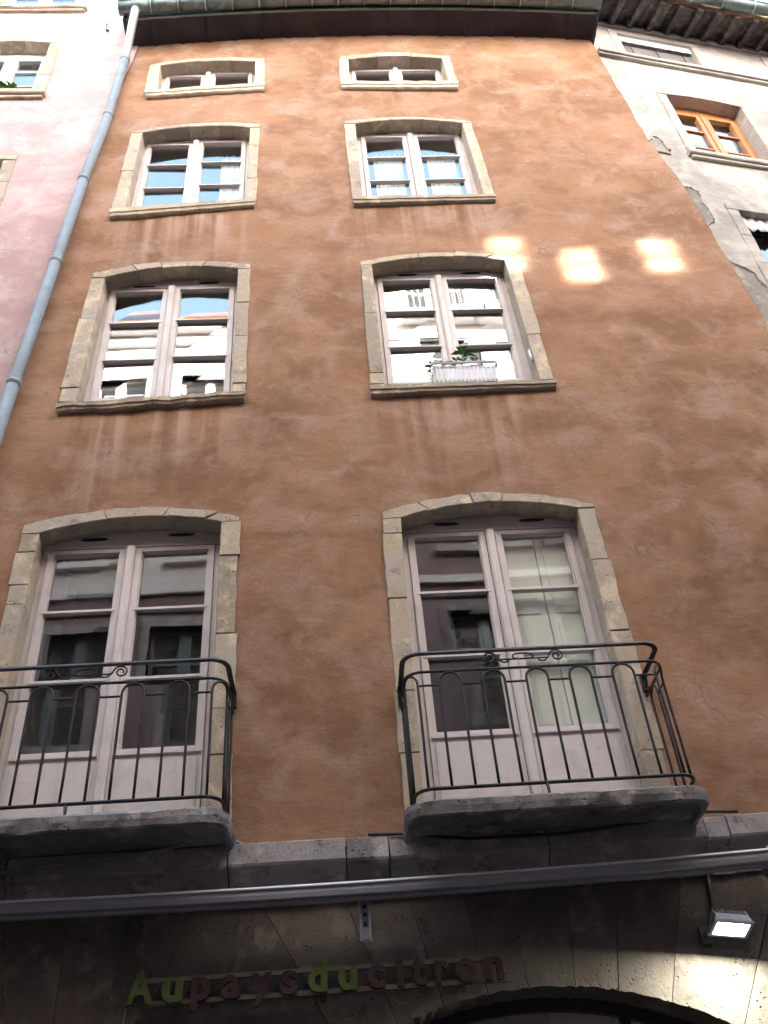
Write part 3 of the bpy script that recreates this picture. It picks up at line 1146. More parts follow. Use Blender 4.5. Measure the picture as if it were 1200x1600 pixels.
def wall_grid(x0f, x1f, z0, z1, holes, res, amp, xf=None):
    nx = int(8 / res)
    vs, fs = [], []
    nz = int((z1 - z0) / res)
    for j in range(nz + 1):
        z = lerp(z0, z1, j / nz)
        a, b = x0f(z), x1f(z)
        n = nx
        for i in range(n + 1):
            x = lerp(a, b, i / n)
            y = amp * mnoise.noise(Vector((x * 1.1 + 9, 3, z))) + amp * .4 * mnoise.noise(Vector((x * 4.5 + 9, 3, z * 4.5)))
            vs.append((x, y, z))
    for j in range(nz):
        for i in range(nx):
            q = (j * (nx + 1) + i, j * (nx + 1) + i + 1, (j + 1) * (nx + 1) + i + 1, (j + 1) * (nx + 1) + i)
            cx = sum(vs[k][0] for k in q) / 4; cz_ = sum(vs[k][2] for k in q) / 4
            if not any(h[0] < cx < h[1] and h[2] < cz_ < h[3] for h in holes):
                fs.append(q)
    return vs, fs


def simple_window(xa, xb, za, zb, mat, parent, glass, surround_mat='stone', bars=(.62,), stw=.12, y=.0, rise=.06, arch=True, sill=True, xf=lambda o: o, name='window', left_st=True):
    """two-leaf window with a stone surround, built around its own opening"""
    L = []
    mb = MB()
    g = .03
    fy0, fy1 = y + .15, y + .2
    xm = (xa + xb) / 2
    mb.box(xa - .01, xa + .05, fy0, fy1, za, zb + .02).box(xb - .05, xb + .01, fy0, fy1, za, zb + .02).box(xa + .05, xb - .05, fy0, fy1, za, za + .05)
    up = [(lerp(xb + .01, xa - .01, q / 10), zb + rise * (1 - (2 * q / 10 - 1) ** 2) + .03) for q in range(11)]
    mb.prism([(xa + .05, zb - .09), (xb - .05, zb - .09)] + up, fy0, fy1 - .002)
    fr = mb.build(name, mat, parent); L.append(fr)
    for a, b in ((xa + .052, xm - .02), (xm + .02, xb - .052)):
        mb = MB()
        leaf_ring(mb, a, b, za + .052, zb - .092, a + .06, b - .06, za + .12, zb - .15, fy0 - .015, fy1 - .01)
        L.append(mb.build('casement', mat, fr))
        zs = [za + .12] + [lerp(za + .12, zb - .15, t) for t in bars] + [zb - .15]
        for u, t in zip(zs, zs[1:]):
            L.append(MB().box(a + .06, b - .06, fy0 + .015, fy0 + .019, u, t).build('pane', glass, fr))
        for t in zs[1:-1]:
            L.append(MB().box(a + .055, b - .055, fy0 - .005, fy0 + .03, t - .012, t + .012).build('glazing_bar', mat, fr))
    L.append(MB().box(xm - .02, xm + .02, fy0 - .03, fy1 - .01, za + .05, zb - .09).build('meeting_stile', mat, fr))
    mb = MB()
    sur = MB().box(xa - stw + .02, xa - .012, y + .01, y + .16, za, zb).box(xb + .012, xb + stw - .02, y + .01, y + .16, za, zb).build('window_surround', 'mortar', parent); L.append(sur)
    for x0, x1 in ((xa - stw, xa), (xb, xb + stw)):
        zz = za
        for k in range(3):
            z2 = lerp(za, zb, (k + 1) / 3)
            L.append(stone([(x0, zz + .002), (x1, zz + .002), (x1, z2 - .002), (x0, z2 - .002)], y - .015, y + .148, surround_mat, sur, 'jamb_stone', .004))
            zz = z2
    n = 4
    for k in range(3):
        lo, u = [], []
        for q in range(n + 1):
            s = lerp(k / 3, (k + 1) / 3, q / n)
            e0, e1 = (xa - stw if s == 0 else xa), (xb + stw if s == 1 else xb)
            lo.append((lerp(e0, e1, s), zb + rise * (1 - (2 * s - 1) ** 2) + .002))
            u.append((lerp(xa - stw, xb + stw, s), zb + .09 + rise * (1 - (2 * s - 1) ** 2)))
        L.append(MB().prism(lo + u[::-1], y - .016, y + .146, .005).build('arch_stone', surround_mat, sur))
    if sill:
        L.append(stone([(xa - stw - .03, za - .09), (xb + stw + .03, za - .09), (xb + stw + .03, za), (xa - stw - .03, za)], y - .07, y + .15, surround_mat, sur, 'sill', [.006, .003, .006, .003], .012, 8))
        L.append(stone([(xa - stw - .005, za - .14), (xb + stw + .005, za - .14), (xb + stw + .005, za - .093), (xa - stw - .005, za - .093)], y - .04, y + .10, surround_mat, sur, 'sill', [.006, .003, .006, .003], .008, 8))
    L.append(MB().box(xa - .3, xb + .3, y + 1.0, y + 1.05, za - .2, zb + .4).box(xa - .3, xa - .25, y + .21, y + 1, za - .2, zb + .4).box(xb + .25, xb + .3, y + .21, y + 1, za - .2, zb + .4)
             .box(xa - .3, xb + .3, y + .21, y + 1, zb + .35, zb + .4).box(xa - .3, xb + .3, y + .21, y + 1, za - .2, za - .15).build('room', 'room', parent))
    return L


pw = [(-4.06, -3.12, 12.47, 13.76), (-4.0, -2.96, 14.80, 15.95), (-4.06, -3.17, 9.75, 11.0)]
holes = [(a - .06, b + .06, c - .06, d + .06) for a, b, c, d in pw]
vs, fs = wall_grid(lambda z: -7.0, lambda z: left_edge(z) + .02, 3.2, 17.5, holes, .06, .008)
me = bpy.data.meshes.new('plaster_wall'); me.from_pydata([(x, y - .012, z) for x, y, z in vs], [], fs); me.materials.append(M['pink'])
me.polygons.foreach_set('use_smooth', [True] * len(me.polygons)); me.update()
link('plaster_wall', me, pink)
for a, b, c, d in pw:
    simple_window(a, b, c, d, 'frame_white', pink, 'glass', 'stone', bars=(.38, .72), stw=.13, y=-.012, rise=.06)
mb = MB().box(-7.1, -7.0, 0, 9, 0, 17.5).box(-7, -2.6, 8.8, 9, 0, 17.5).box(-7.0, -2.7, -.03, .25, 0, 3.2).box(-2.42, -2.32, .37, 9, 13, 17.5)
mb.build('side_wall', 'mortar', pink)
mb = MB()
prof = [(-.4, 17.6), (4.6, 20.0), (9.4, 17.6)]
for (ya, za), (yb, zb) in zip(prof, prof[1:]):
    mb.hexa([(-7.2, ya, za), (-2.2, ya, za), (-2.2, ya, za + .12), (-7.2, ya, za + .12), (-7.2, yb, zb), (-2.2, yb, zb), (-2.2, yb, zb + .12), (-7.2, yb, zb + .12)])
mb.build('roof', 'tile', pink)

# ------------------------------------------------------------------ neighbour on the right: cream house, turned by ten degrees
TURN = R(10)
cream = tag(empty('cream_house', (3.55, .06, 0)), 'shabby cream house with peeling render at the upper right', 'house')
cream.rotation_euler.z = TURN
cw = [(.55, 1.62, 13.62, 14.33), (2.80, 3.87, 13.62, 14.33), (.80, 1.80, 11.30, 12.70), (2.9, 3.9, 11.3, 12.7), (.90, 1.95, 8.75, 10.18)]
holes = [(a - .05, b + .05, c - .05, d + .05) for a, b, c, d in cw]
vs, fs = wall_grid(lambda z: -.05, lambda z: 8.0, 3.2, 14.75, holes, .06, .012)
# hollows where the render has fallen off
patches = [
    [(.24, 11.20), (.42, 11.19), (.40, 11.33), (.37, 11.50), (.28, 11.53), (.2, 11.4)],
    [(.20, 9.78), (.40, 9.75), (.53, 9.86), (.525, 10.05), (.50, 10.2), (.515, 10.42), (.44, 10.5), (.33, 10.47), (.2, 10.45)],
    [(.25, 8.2), (.55, 8.18), (.80, 8.5), (.76, 8.72), (.68, 8.86), (.66, 9.02), (.50, 9.12), (.38, 9.22), (.3, 9.1)],
]


def inside(p, poly):
    c = False
    n = len(poly)
    for i in range(n):
        (xa, za), (xb, zb) = poly[i], poly[i - 1]
        if (za > p[1]) != (zb > p[1]) and p[0] < (xb - xa) * (p[1] - za) / (zb - za) + xa:
            c = not c
    return c


me = bpy.data.meshes.new('plaster_wall'); me.from_pydata(vs, [], fs); me.materials.append(M['cream'])
me.polygons.foreach_set('use_smooth', [True] * len(me.polygons)); me.update()
link('plaster_wall', me, cream)
for pl in patches:      # bare masonry showing with a broken rim of render around it
    big = []
    n = len(pl)
    for i in range(n):
        for q in range(5):
            x, z = lerp(pl[i][0], pl[(i + 1) % n][0], q / 5), lerp(pl[i][1], pl[(i + 1) % n][1], q / 5)
            big.append((x + jit(.014), z + jit(.014)))
    MB().prism(big, -.014, .02, .006).build('bare_patch', 'bare', cream)
# render lip along the upper right side of each hollow
for pl in patches:
    n = len(pl)
    cx_ = sum(p[0] for p in pl) / n; cz_ = sum(p[1] for p in pl) / n
    pts = []
    for i in range(n):
        for q in range(4):
            x, z = lerp(pl[i][0], pl[(i + 1) % n][0], q / 4), lerp(pl[i][1], pl[(i + 1) % n][1], q / 4)
            pts.append((x, -.012, z))
    k0 = int(len(pts) * .25)
    mb = MB()
    mb.tube([(p[0] + jit(.012) + .012, -.012, p[2] + jit(.012)) for p in pts[k0:int(len(pts) * .9)]], [.008 + random.random() * .016 for _ in pts[k0:int(len(pts) * .9)]], 5)
    mb.build('render_edge', 'cream', cream)
for k, (a, b, c, d) in enumerate(cw):
    if k in (2, 3):
        objs = simple_window(a, b, c, d, 'frame_orange', cream, 'glass', 'cream', bars=(.33, .68), stw=.12, rise=.05)
    elif k == 4:
        objs = simple_window(a, b, c, d, 'soffit', cream, 'glass_low', 'cream', bars=(.5,), stw=.13, rise=.0)
    else:
        objs = simple_window(a, b, c, d, 'soffit', cream, 'glass_low', 'cream', bars=(), stw=.11, rise=.0, sill=False)
# moulded sill band under the attic
for z0, z1, y in ((13.50, 13.545, -.05), (13.545, 13.60, -.075)):
    stone([(.11, z0), (7.9, z0 + .0), (7.9, z1), (.11, z1)], y, .08, 'cream', cream, 'sill_band', .004, .006, 24)
# cornice line under the eave
stone([(.10, 14.50), (7.9, 14.56), (7.9, 14.66), (.10, 14.60)], -.035, .1, 'cream', cream, 'wall_cornice', [.012, .002, .01, .002], .01, 40)

# eave of the cream house
mb = MB()
prof = [(-.55, 14.42), (4.6, 18.8), (9.4, 14.4)]
for (ya, za), (yb, zb) in zip(prof, prof[1:]):
    mb.hexa([(.08, ya, za + .10), (8.1, ya, za + .16), (8.1, ya, za + .26), (.08, ya, za + .20), (.08, yb, zb + .1), (8.1, yb, zb + .1), (8.1, yb, zb + .2), (.08, yb, zb + .2)])
croof = mb.build('roof', 'tile', cream)
for i in range(26):
    x = .14 + i * .155
    dz = .0075 * x
    MB().hexa([(x, -.43, 14.455 + dz + jit(.008)), (x + .148, -.43, 14.455 + dz), (x + .148, -.43, 14.48 + dz), (x, -.43, 14.48 + dz),
               (x, .02, 14.64 + dz), (x + .148, .02, 14.64 + dz), (x + .148, .02, 14.67 + dz), (x, .02, 14.67 + dz)]).build('soffit_board', 'soffit_old', croof)
for i in range(16):
    x = .2 + i * .27
    dz = .0075 * x
    MB().hexa([(x, -.45, 14.36 + dz), (x + .07, -.45, 14.36 + dz), (x + .07, -.45, 14.46 + dz), (x, -.45, 14.46 + dz),
               (x, .02, 14.53 + dz), (x + .07, .02, 14.53 + dz), (x + .07, .02, 14.64 + dz), (x, .02, 14.64 + dz)]).build('rafter_end', 'soffit_old', croof)
gy, gr = -.56, .085
for i in range(8):
    a, b = .06 + i * .9, .06 + (i + 1) * .9
    mb = MB()
    pv = []
    for xx in (a, b):
        zz = 14.50 + .0075 * xx
        for rr, ks in ((gr, range(11)), (gr - .006, range(10, -1, -1))):
            for k in ks:
                an = math.pi + math.pi * k / 10
                pv.append((xx, gy + rr * math.cos(an), zz + rr * math.sin(an)))
    mb.add(pv, [(k, (k + 1) % 22, 22 + (k + 1) % 22, 22 + k) for k in range(22)] + [tuple(range(22)), tuple(range(43, 21, -1))])
    mb.tube([(a, gy - gr, 14.50 + .0075 * a), (b, gy - gr, 14.50 + .0075 * b)], .012, 6)
    mb.build('gutter', 'zinc', croof, True)
    for q in (0, .5):
        xx = a + .9 * q
        MB().tube([(xx, gy + (gr + .003) * math.cos(math.pi + math.pi * k / 10), 14.50 + .0075 * xx + (gr + .003) * math.sin(math.pi + math.pi * k / 10)) for k in range(11)], .007, 5).build('gutter_joint', 'pipe_bare', croof)
mb = MB().box(-.1, 8, 8.8, 9, 0, 14.5).box(7.9, 8, .3, 9, 0, 14.5).box(.45, 8, -.03, .25, 0, 3.2).box(.2, .3, .3, 9, 0, 14.5)
mb.build('side_wall', 'mortar', cream)

# slatted blind hanging in the attic window of the cream house
blind = tag(empty('slatted_blind', (0, 0, 0)), 'grey slatted blind under a white valance in the attic window at top right', 'blind')
blind.location = (3.55, .06, 0); blind.rotation_euler.z = TURN
for i in range(13):
    z = 14.12 - i * .038
    MB().hexa([(.565, .05, z), (1.605, .05, z), (1.605, .055, z + .006), (.565, .055, z + .006), (.565, .08, z + .018), (1.605, .08, z + .018), (1.605, .085, z + .024), (.565, .085, z + .024)]).build('slat', 'shutter', blind)
for x in (.72, 1.08, 1.46):
    MB().tube([(x, .045, 14.2), (x, .045, 13.63)], .005, 5).build('cord', 'cable', blind)
mb = MB()
n = 48
vs = []
for i in range(n + 1):
    x = lerp(.56, 1.61, i / n)
    vs += [(x, .02, 14.17 + .012 * abs(math.sin(i * math.pi / 6))), (x, .02, 14.36), (x, .026, 14.36), (x, .026, 14.17 + .012 * abs(math.sin(i * math.pi / 6)))]
fs = []
for i in range(n):
    for k in range(4):
        a_, b_ = i * 4 + k, i * 4 + (k + 1) % 4
        fs.append((a_, b_, b_ + 4, a_ + 4))
fs += [(0, 1, 2, 3), (n * 4 + 3, n * 4 + 2, n * 4 + 1, n * 4)]
mb.add(vs, fs).build('valance', 'curtain', blind)
for nm, args, lb in (('curtain', (.87, 1.27, 12.12, 12.60, .26), 'short white curtain in the left leaf of the orange wooden window'),
                     ('curtain', (1.33, 1.73, 12.10, 12.60, .26), 'short white curtain in the right leaf of the orange wooden window'),
                     ('curtain', (.91, 1.94, 9.98, 10.18, .06), 'white scalloped valance hanging in the dark window at the right edge')):
    o = curtain(*args, nm, 'curtain', lb, folds=10, scallop=.02 if args[4] > .1 else .05, amp=.012)
    o.location = (3.55, .06, 0); o.rotation_euler.z = TURN

# ------------------------------------------------------------------ downpipe between the pink and the terracotta house
dp = tag(empty('downpipe', (-2.3, -.08, 0)), 'blue-grey zinc downpipe running down the seam between pink and terracotta houses', 'downpipe')
dp.location = (0, 0, 0)
PP = [(-2.145, 13.13), (-2.182, 11.79), (-2.272, 10.48), (-2.333, 9.09), (-2.415, 7.45), (-2.49, 5.6), (-2.55, 3.4), (-2.60, .02)]
py = -.085
ex = -2.02
MB().tube([(ex, GY, eave_z(ex) + .03), (ex, GY, eave_z(ex) - .06), (ex - .01, GY + .03, eave_z(ex) - .13), (-2.125, py - .05, 13.38), (-2.14, py - .012, 13.28), (-2.143, py, 13.22), (-2.146, py, 13.08)], .05, 14).build('swan_neck', 'pipe_bare', dp, True)
for (xa, za), (xb, zb) in zip(PP, PP[1:]):
    MB().tube([(xa, py, za), (lerp(xa, xb, .97), py, lerp(za, zb, .97)), (xb, py, zb)], [.050, .049, .047], 16).build('pipe_length', 'pipe', dp, True)
for xa, za in PP[:-1]:
    MB().tube([(xa + .003, py, za + .075), (xa + .003, py, za + .06), (xa, py, za - .01), (xa, py, za - .025)], [.051, .055, .055, .051], 16).build('socket', 'pipe', dp, True)
    MB().tube([(xa, py, za + .018), (xa, py, za + .006)], .059, 16).tube([(xa, py, za + .012), (xa, .01, za + .012)], .008, 6).build('collar', 'pipe_bare', dp, True)

# small wire hook on the pink wall, bracket on the roof edge
tag(MB().tube([(-2.50, -.03, 14.32), (-2.497, -.04, 14.2), (-2.475, -.035, 14.08), (-2.46, -.05, 14.03), (-2.445, -.06, 14.05)], .006, 6).tube([(-2.475, -.04, 14.07), (-2.45, -.05, 14.03)], .016, 6).tube([(-2.5, -.03, 14.31), (-2.5, .0, 14.32)], .006, 5)
    .build('wire_hook', 'cable'), 'thin wire with a small hook on the pink wall beside the eave', 'hook')
rb = tag(empty('roof_bracket', (0, 0, 0)), 'small grey forked bracket standing on the gutter near the downpipe', 'bracket')
for k, dx in enumerate((-.07, 0, .07)):
    MB().tube([(-1.93 + dx, -.36, 13.93), (-1.93 + dx, -.36, 14.10), (-1.93 + dx * .5, -.37, 14.20)], .012, 6).build('leg', 'lamp', rb)
MB().box(-2.03, -1.83, -.40, -.34, 14.19, 14.24).build('crossbar', 'lamp', rb)

# ------------------------------------------------------------------ awning cassette over the shop
aw = tag(empty('awning', (0, -.2, 3.3)), 'long grey aluminium awning cassette, folded shut, under the string course', 'awning')
aw.location = (0, 0, 0)


def extrude_x(mb, prof, x0, x1, z_off=lambda x: 0, n=1):
    m_ = len(prof)
    vs, fs = [], []
    for q in range(n + 1):
        x = lerp(x0, x1, q / n)
        vs += [(x, y, z + z_off(x)) for y, z in prof]
    for q in range(n):
        for k in range(m_):
            a_, b_ = q * m_ + k, q * m_ + (k + 1) % m_
            fs.append((a_, b_, b_ + m_, a_ + m_))
    fs += [tuple(reversed(range(m_))), tuple(range(n * m_, (n + 1) * m_))]
    return mb.add(vs, fs)


zo = lambda x: .006 * (x - .2) - .0 + .006 * (x - .3) ** 2
extrude_x(MB(), [(-.165, 3.283), (-.235, 3.272), (-.246, 3.278), (-.25, 3.30), (-.248, 3.328), (-.24, 3.338), (-.165, 3.345)], -3.2, 2.30, zo, 16).build('cassette', 'awning', aw)
extrude_x(MB(), [(-.246, 3.326), (-.258, 3.328), (-.258, 3.333), (-.25, 3.341), (-.238, 3.340)], -3.2, 2.30, zo, 16).build('top_lip', 'awning_lip', aw)
extrude_x(MB(), [(-.175, 3.262), (-.222, 3.256), (-.228, 3.270), (-.175, 3.280)], -3.2, 2.29, zo, 16).build('front_bar', 'awning', aw)
mb = MB().tube([(2.285, -.17, 3.33), (2.325, -.17, 3.33)], .085, 18)
mb.build('end_cap', 'zinc', aw)
br = MB().box(.098, .155, -.17, -.150, 3.075, 3.27).box(.098, .108, -.19, -.15, 3.06, 3.27).box(.145, .155, -.19, -.15, 3.06, 3.27).box(.105, .148, -.150, -.0, 3.20, 3.25)
brk = br.build('wall_bracket', 'awning', aw)
for z in (3.235, 3.195, 3.15):
    MB().tube([(.127, -.169, z), (.127, -.178, z)], .010, 8).build('bolt', 'slot', brk)

# ------------------------------------------------------------------ shop sign: separate letters on two rails
sign = tag(empty('shop_sign', (-.1, -.08, 2.86)), 'shop sign of lime and dark red letters reading Aupaysducitron on tan rails', 'sign')
sign.location = (0, 0, 0)
for zz, xa, xb in ((2.972, -.98, .73), (2.868, -1.07, .83)):
    MB().box(xa, xb, -.085, -.065, zz - .011, zz + .011).build('rail', 'rail', sign)
for x in (-.8, -.1, .6):
    MB().box(x - .012, x + .012, -.066, -.015, 2.84, 2.99).build('stand_off', 'rail', sign)
LET = [('A', -1.057, -.930, 'green'), ('u', -.883, -.785, 'green'), ('p', -.743, -.649, 'red'), ('a', -.593, -.504, 'red'), ('y', -.446, -.348, 'red'), ('s', -.307, -.221, 'red'),
       ('d', -.169, -.074, 'green'), ('u', -.019, .073, 'green'), ('c', .124, .211, 'red'), ('i', .272, .304, 'red'), ('t', .343, .415, 'red'), ('r', .462, .530, 'red'), ('o', .568, .668, 'red'), ('n', .713, .806, 'red')]
for ch, xa, xb, mt in LET:
    cu = bpy.data.curves.new('letter', 'FONT')
    cu.body = ch
    cu.size = .205
    cu.extrude = .010
    cu.offset = .0065
    cu.bevel_depth = .0015
    tmp = bpy.data.objects.new('tmp', cu)
    COL.objects.link(tmp)
    bpy.context.view_layer.update()
    me = bpy.data.meshes.new_from_object(tmp.evaluated_get(bpy.context.evaluated_depsgraph_get()))
    bpy.data.objects.remove(tmp)
    x_ = [v.co.x for v in me.vertices]
    x0, x1 = min(x_), max(x_)
    s = (xb - xa) / (x1 - x0)
    for v in me.vertices:
        x, y, z = v.co
        v.co = (xa + (x - x0) * s, -.105 - z, y + 2.868)
    me.materials.clear()
    me.materials.append(M[mt])
    me.update()
    o = link('letter', me, sign)
    o['label'] = ('lime green' if mt == 'green' else 'dark red') + ' letter ' + ch
tag(MB().tube([(-1.065, -.05, 2.87), (-1.075, -.04, 2.75), (-1.08, -.035, 2.55), (-1.08, -.03, 2.2)], .006, 6).build('sign_cable', 'cable_grey'), 'thin pale cable hanging below the first green letter', 'cable')

# ------------------------------------------------------------------ floodlight
fl = tag(empty('floodlight', (1.95, -.2, 3.0)), 'lit grey floodlight with cooling fins above the shop arch', 'floodlight')
fl.location = (0, 0, 0)
FLM = Matrix.Translation((1.955, -.26, 3.005)) @ Matrix.Scale(.82, 4) @ Matrix.Rotation(R(8), 4, 'Y') @ Matrix.Rotation(R(-12), 4, 'X')


def fpart(mb, name, mat, smooth=False):
    mb.v = [tuple(FLM @ Vector(p)) for p in mb.v]
    return mb.build(name, mat, fl, smooth)


fpart(MB().hexa([(-.112, -.085, -.02), (.112, -.085, -.02), (.098, -.07, .028), (-.098, -.07, .028), (-.112, .085, -.02), (.112, .085, -.02), (.098, .07, .028), (-.098, .07, .028)]), 'housing', 'lamp')
leaf = MB()
leaf_ring(leaf, -.118, .118, -.09, .09, -.098, .098, -.07, .07, 0, .014)
leaf.v = [(x, z, -.022 - y) for x, y, z in leaf.v]
fpart(leaf, 'bezel', 'lamp')
fpart(MB().box(-.097, .097, -.069, .069, -.028, -.023), 'lens', 'lens')
for k in range(13):
    x = -.084 + k * .014
    fpart(MB().hexa([(x, -.062, .027), (x + .004, -.062, .027), (x + .004, -.05, .062), (x, -.05, .062), (x, .062, .027), (x + .004, .062, .027), (x + .004, .05, .062), (x, .05, .062)]), 'cooling_fin', 'lamp')
for x in (-.104, .096):
    fpart(MB().hexa([(x, -.07, .02), (x + .008, -.07, .02), (x + .008, -.03, .075), (x, -.03, .075), (x, .075, .02), (x + .008, .075, .02), (x + .008, .04, .075), (x, .04, .075)]), 'end_plate', 'lamp')
MB().tube([(1.90, -.02, 3.02), (1.90, -.12, 3.03), (1.92, -.22, 3.04)], .014, 8).box(1.87, 1.93, -.045, -.02, 2.98, 3.06).build('mounting_arm', 'lamp', fl)
MB().tube([(2.0, -.04, 3.33), (1.985, -.036, 3.2), (1.955, -.036, 3.08), (1.93, -.05, 3.04)], .012, 8).build('conduit', 'cable', fl, True)
la = bpy.data.lights.new('floodlight_beam', 'AREA')
la.shape = 'RECTANGLE'
la.size, la.size_y = .17, .12
la.energy = 3.6
la.color = (.98, 1.0, .86)
lo_ = bpy.data.objects.new('floodlight_beam', la)
COL.objects.link(lo_)
lo_.parent = fl
lo_.matrix_world = FLM @ Matrix.Translation((0, 0, -.034))

# ------------------------------------------------------------------ cables tucked under the balconies
tag(MB().tube([(-2.9, -.10, 3.50), (-2.2, -.15, 3.50), (-1.5, -.16, 3.545), (-.95, -.14, 3.605), (-.62, -.13, 3.662), (-.54, -.06, 3.655), (-.50, -.015, 3.645)], .008, 6).build('cable', 'cable_grey', None, True),
    'pale cable sagging below the left balcony slab', 'cable')
tag(MB().tube([(.17, -.11, 3.635), (.35, -.13, 3.62), (.7, -.15, 3.565), (1.2, -.16, 3.555), (1.7, -.14, 3.60), (2.02, -.13, 3.645), (2.25, -.10, 3.645)], .009, 6).build('cable', 'cable', None, True),
    'dark cable sagging below the right balcony slab', 'cable')

# ------------------------------------------------------------------ flower box on the sill of the middle right window
pb = tag(empty('window_box', (1.2, .03, 7.40)), 'white ribbed plastic flower box on the right second-storey window sill', 'flower box')
pb.location = (0, 0, 0)
bx0, bx1, bz0, bz1 = .925, 1.475, 7.405, 7.615
vs = []
n = 60
for i in range(n + 1):
    s = i / n
    x = lerp(bx0 + .012, bx1 - .012, s)
    rib = .006 * math.sin(s * math.pi * 2 * 15)
    for z, y in ((bz0, -.005), (bz0 + .02, -.012), (bz1 - .06, -.022)):
        vs.append((x, y + (rib if z > bz0 + .01 else 0), z))
    vs.append((x, -.024, bz1 - .055))
fs = []
for i in range(n):
    for k in range(3):
        a_ = i * 4 + k
        fs.append((a_, a_ + 4, a_ + 5, a_ + 1))
MB().add(vs, fs).box(bx0 + .012, bx1 - .012, 0, .13, bz0, bz1 - .02).build('trough', 'plastic', pb)
MB().tube([(bx0, -.03, bz1 - .02), (bx0 + .01, -.034, bz1 - .008), (bx1 - .01, -.034, bz1 - .008), (bx1, -.03, bz1 - .02), (bx1, .13, bz1 - .012), (bx0, .13, bz1 - .012), (bx0, -.03, bz1 - .02)], .011, 6).build('rim', 'plastic', pb)
MB().box(bx0 + .015, bx1 - .015, .005, .12, bz1 - .02, bz1 - .012).build('soil', 'soil', pb)


def leaf_mesh(mb, base, d, L, wd, up=Vector((0, 0, 1))):
    d = d.normalized()
    side = d.cross(up)
    if side.length < .1:
        side = Vector((1, 0, 0))
    side.normalize()
    nrm = side.cross(d).normalized()
    pts = []
    for t, ww, drop in ((0, .05, 0), (.25, .75, .02), (.5, 1, .0), (.78, .6, -.06), (1, .03, -.14)):
        c = base + d * L * t + nrm * L * drop
        pts += [c - side * wd * ww / 2 + nrm * wd * .12 * ww, c, c + side * wd * ww / 2 + nrm * wd * .12 * ww]
    fs = []
    for k in range(4):
        for q in range(2):
            a_ = k * 3 + q
            fs.append((a_, a_ + 1, a_ + 4, a_ + 3))
    mb.add([tuple(p) for p in pts], fs)


def plant(name, label, base, spec, cat='plant'):
    """spec: stems as (path points, list of leaves (t, direction, length, width))"""
    pl = tag(empty(name, (0, 0, 0)), label, cat)
    for path, leaves in spec:
        path = [Vector(base) + Vector(p) for p in path]
        MB().tube(path, [.005 - .0025 * k / (len(path) - 1) for k in range(len(path))], 5).build('stem', 'leaf', pl)
        for t, d, L, wd in leaves:
            f = t * (len(path) - 1)
            k = min(int(f), len(path) - 2)
            p = path[k].lerp(path[k + 1], f - k)
            mb = MB()
            leaf_mesh(mb, p, Vector(d), L, wd)
            mb.build('leaf', 'leaf', pl, True, False)
    return pl


plant('box_plant', 'tall leafy plant sprouting from the middle of the flower box', (1.20, .03, 7.585),
      [([(0, 0, 0), (.005, -.01, .10), (.015, -.02, .19)], [(1, (-.9, -.15, -.1), .11, .045), (1, (.9, -.2, -.45), .13, .045), (1, (.35, -.3, .6), .09, .04), (1, (-.4, -.2, .7), .085, .04), (.93, (.95, .1, .12), .11, .04), (.9, (-.7, -.3, .35), .08, .035), (.8, (.6, -.3, -.3), .06, .03), (.55, (-.6, -.3, .1), .05, .025), (.5, (.6, -.3, .3), .05, .025), (.3, (-.5, -.4, .4), .045, .025)]),
       ([(.06, 0, 0), (.075, -.02, .05), (.10, -.03, .08)], [(1, (.7, -.3, .4), .05, .028), (1, (-.5, -.3, .6), .05, .028), (.6, (.6, -.4, 0), .045, .025)]),
       ([(-.05, 0, 0), (-.06, -.02, .04), (-.05, -.03, .09)], [(1, (.5, -.3, .5), .045, .026), (1, (-.6, -.3, .4), .05, .028), (.5, (-.7, -.3, .1), .045, .025)]),
       ([(.17, 0, 0), (.18, -.02, .035), (.2, -.03, .05)], [(1, (.7, -.3, .3), .045, .026), (1, (-.5, -.3, .5), .04, .026)])])
plant('box_plant', 'low trailing plant spilling over the left end of the flower box', (.97, .02, 7.58),
      [([(0, 0, 0), (-.03, -.035, .03), (-.055, -.06, -.03), (-.05, -.06, -.12)], [(.3, (-.5, -.5, .5), .05, .035), (.6, (-.9, -.3, .1), .055, .04), (.6, (.4, -.6, -.3), .05, .035), (1, (-.1, -.4, -.9), .055, .035), (.85, (-.8, -.4, -.2), .05, .035)]),
       ([(.05, 0, 0), (.07, -.03, .03)], [(1, (-.6, -.4, .3), .055, .04), (1, (.6, -.4, .3), .055, .04)]),
       ([(.13, 0, 0), (.15, -.03, .035)], [(1, (.7, -.4, .3), .05, .035), (1, (-.5, -.5, .3), .05, .035)])])
spec = []
rp = random.Random(3)
for k in range(9):
    bx = rp.uniform(-.22, .10)
    path = [(bx, 0, 0), (bx + rp.uniform(-.03, .05), -.02, rp.uniform(.05, .14)), (bx + rp.uniform(-.05, .12), -.04, rp.uniform(.08, .19))]
    spec.append((path, [(rp.uniform(.4, 1), (rp.uniform(-1, 1), rp.uniform(-.8, .2), rp.uniform(-.3, .8)), rp.uniform(.05, .09), rp.uniform(.025, .045)) for _ in range(7)]))
plant('sill_plant', 'dark green bushy plant on the window sill of the pink house', (-3.42, .02, 12.50), spec)
tag(MB().tube([(-3.40, .04, 12.47), (-3.40, .04, 12.50), (-3.40, .04, 12.56)], [.06, .065, .075], 12).build('flower_pot', 'tile'), 'clay flower pot on the window sill of the pink house', 'flower pot')

# ------------------------------------------------------------------ the street and the houses across it, which the windows mirror
structure(MB().box(-60, 60, -60, 60, -.3, 0).build('street', 'asphalt'))
YO = -6.8


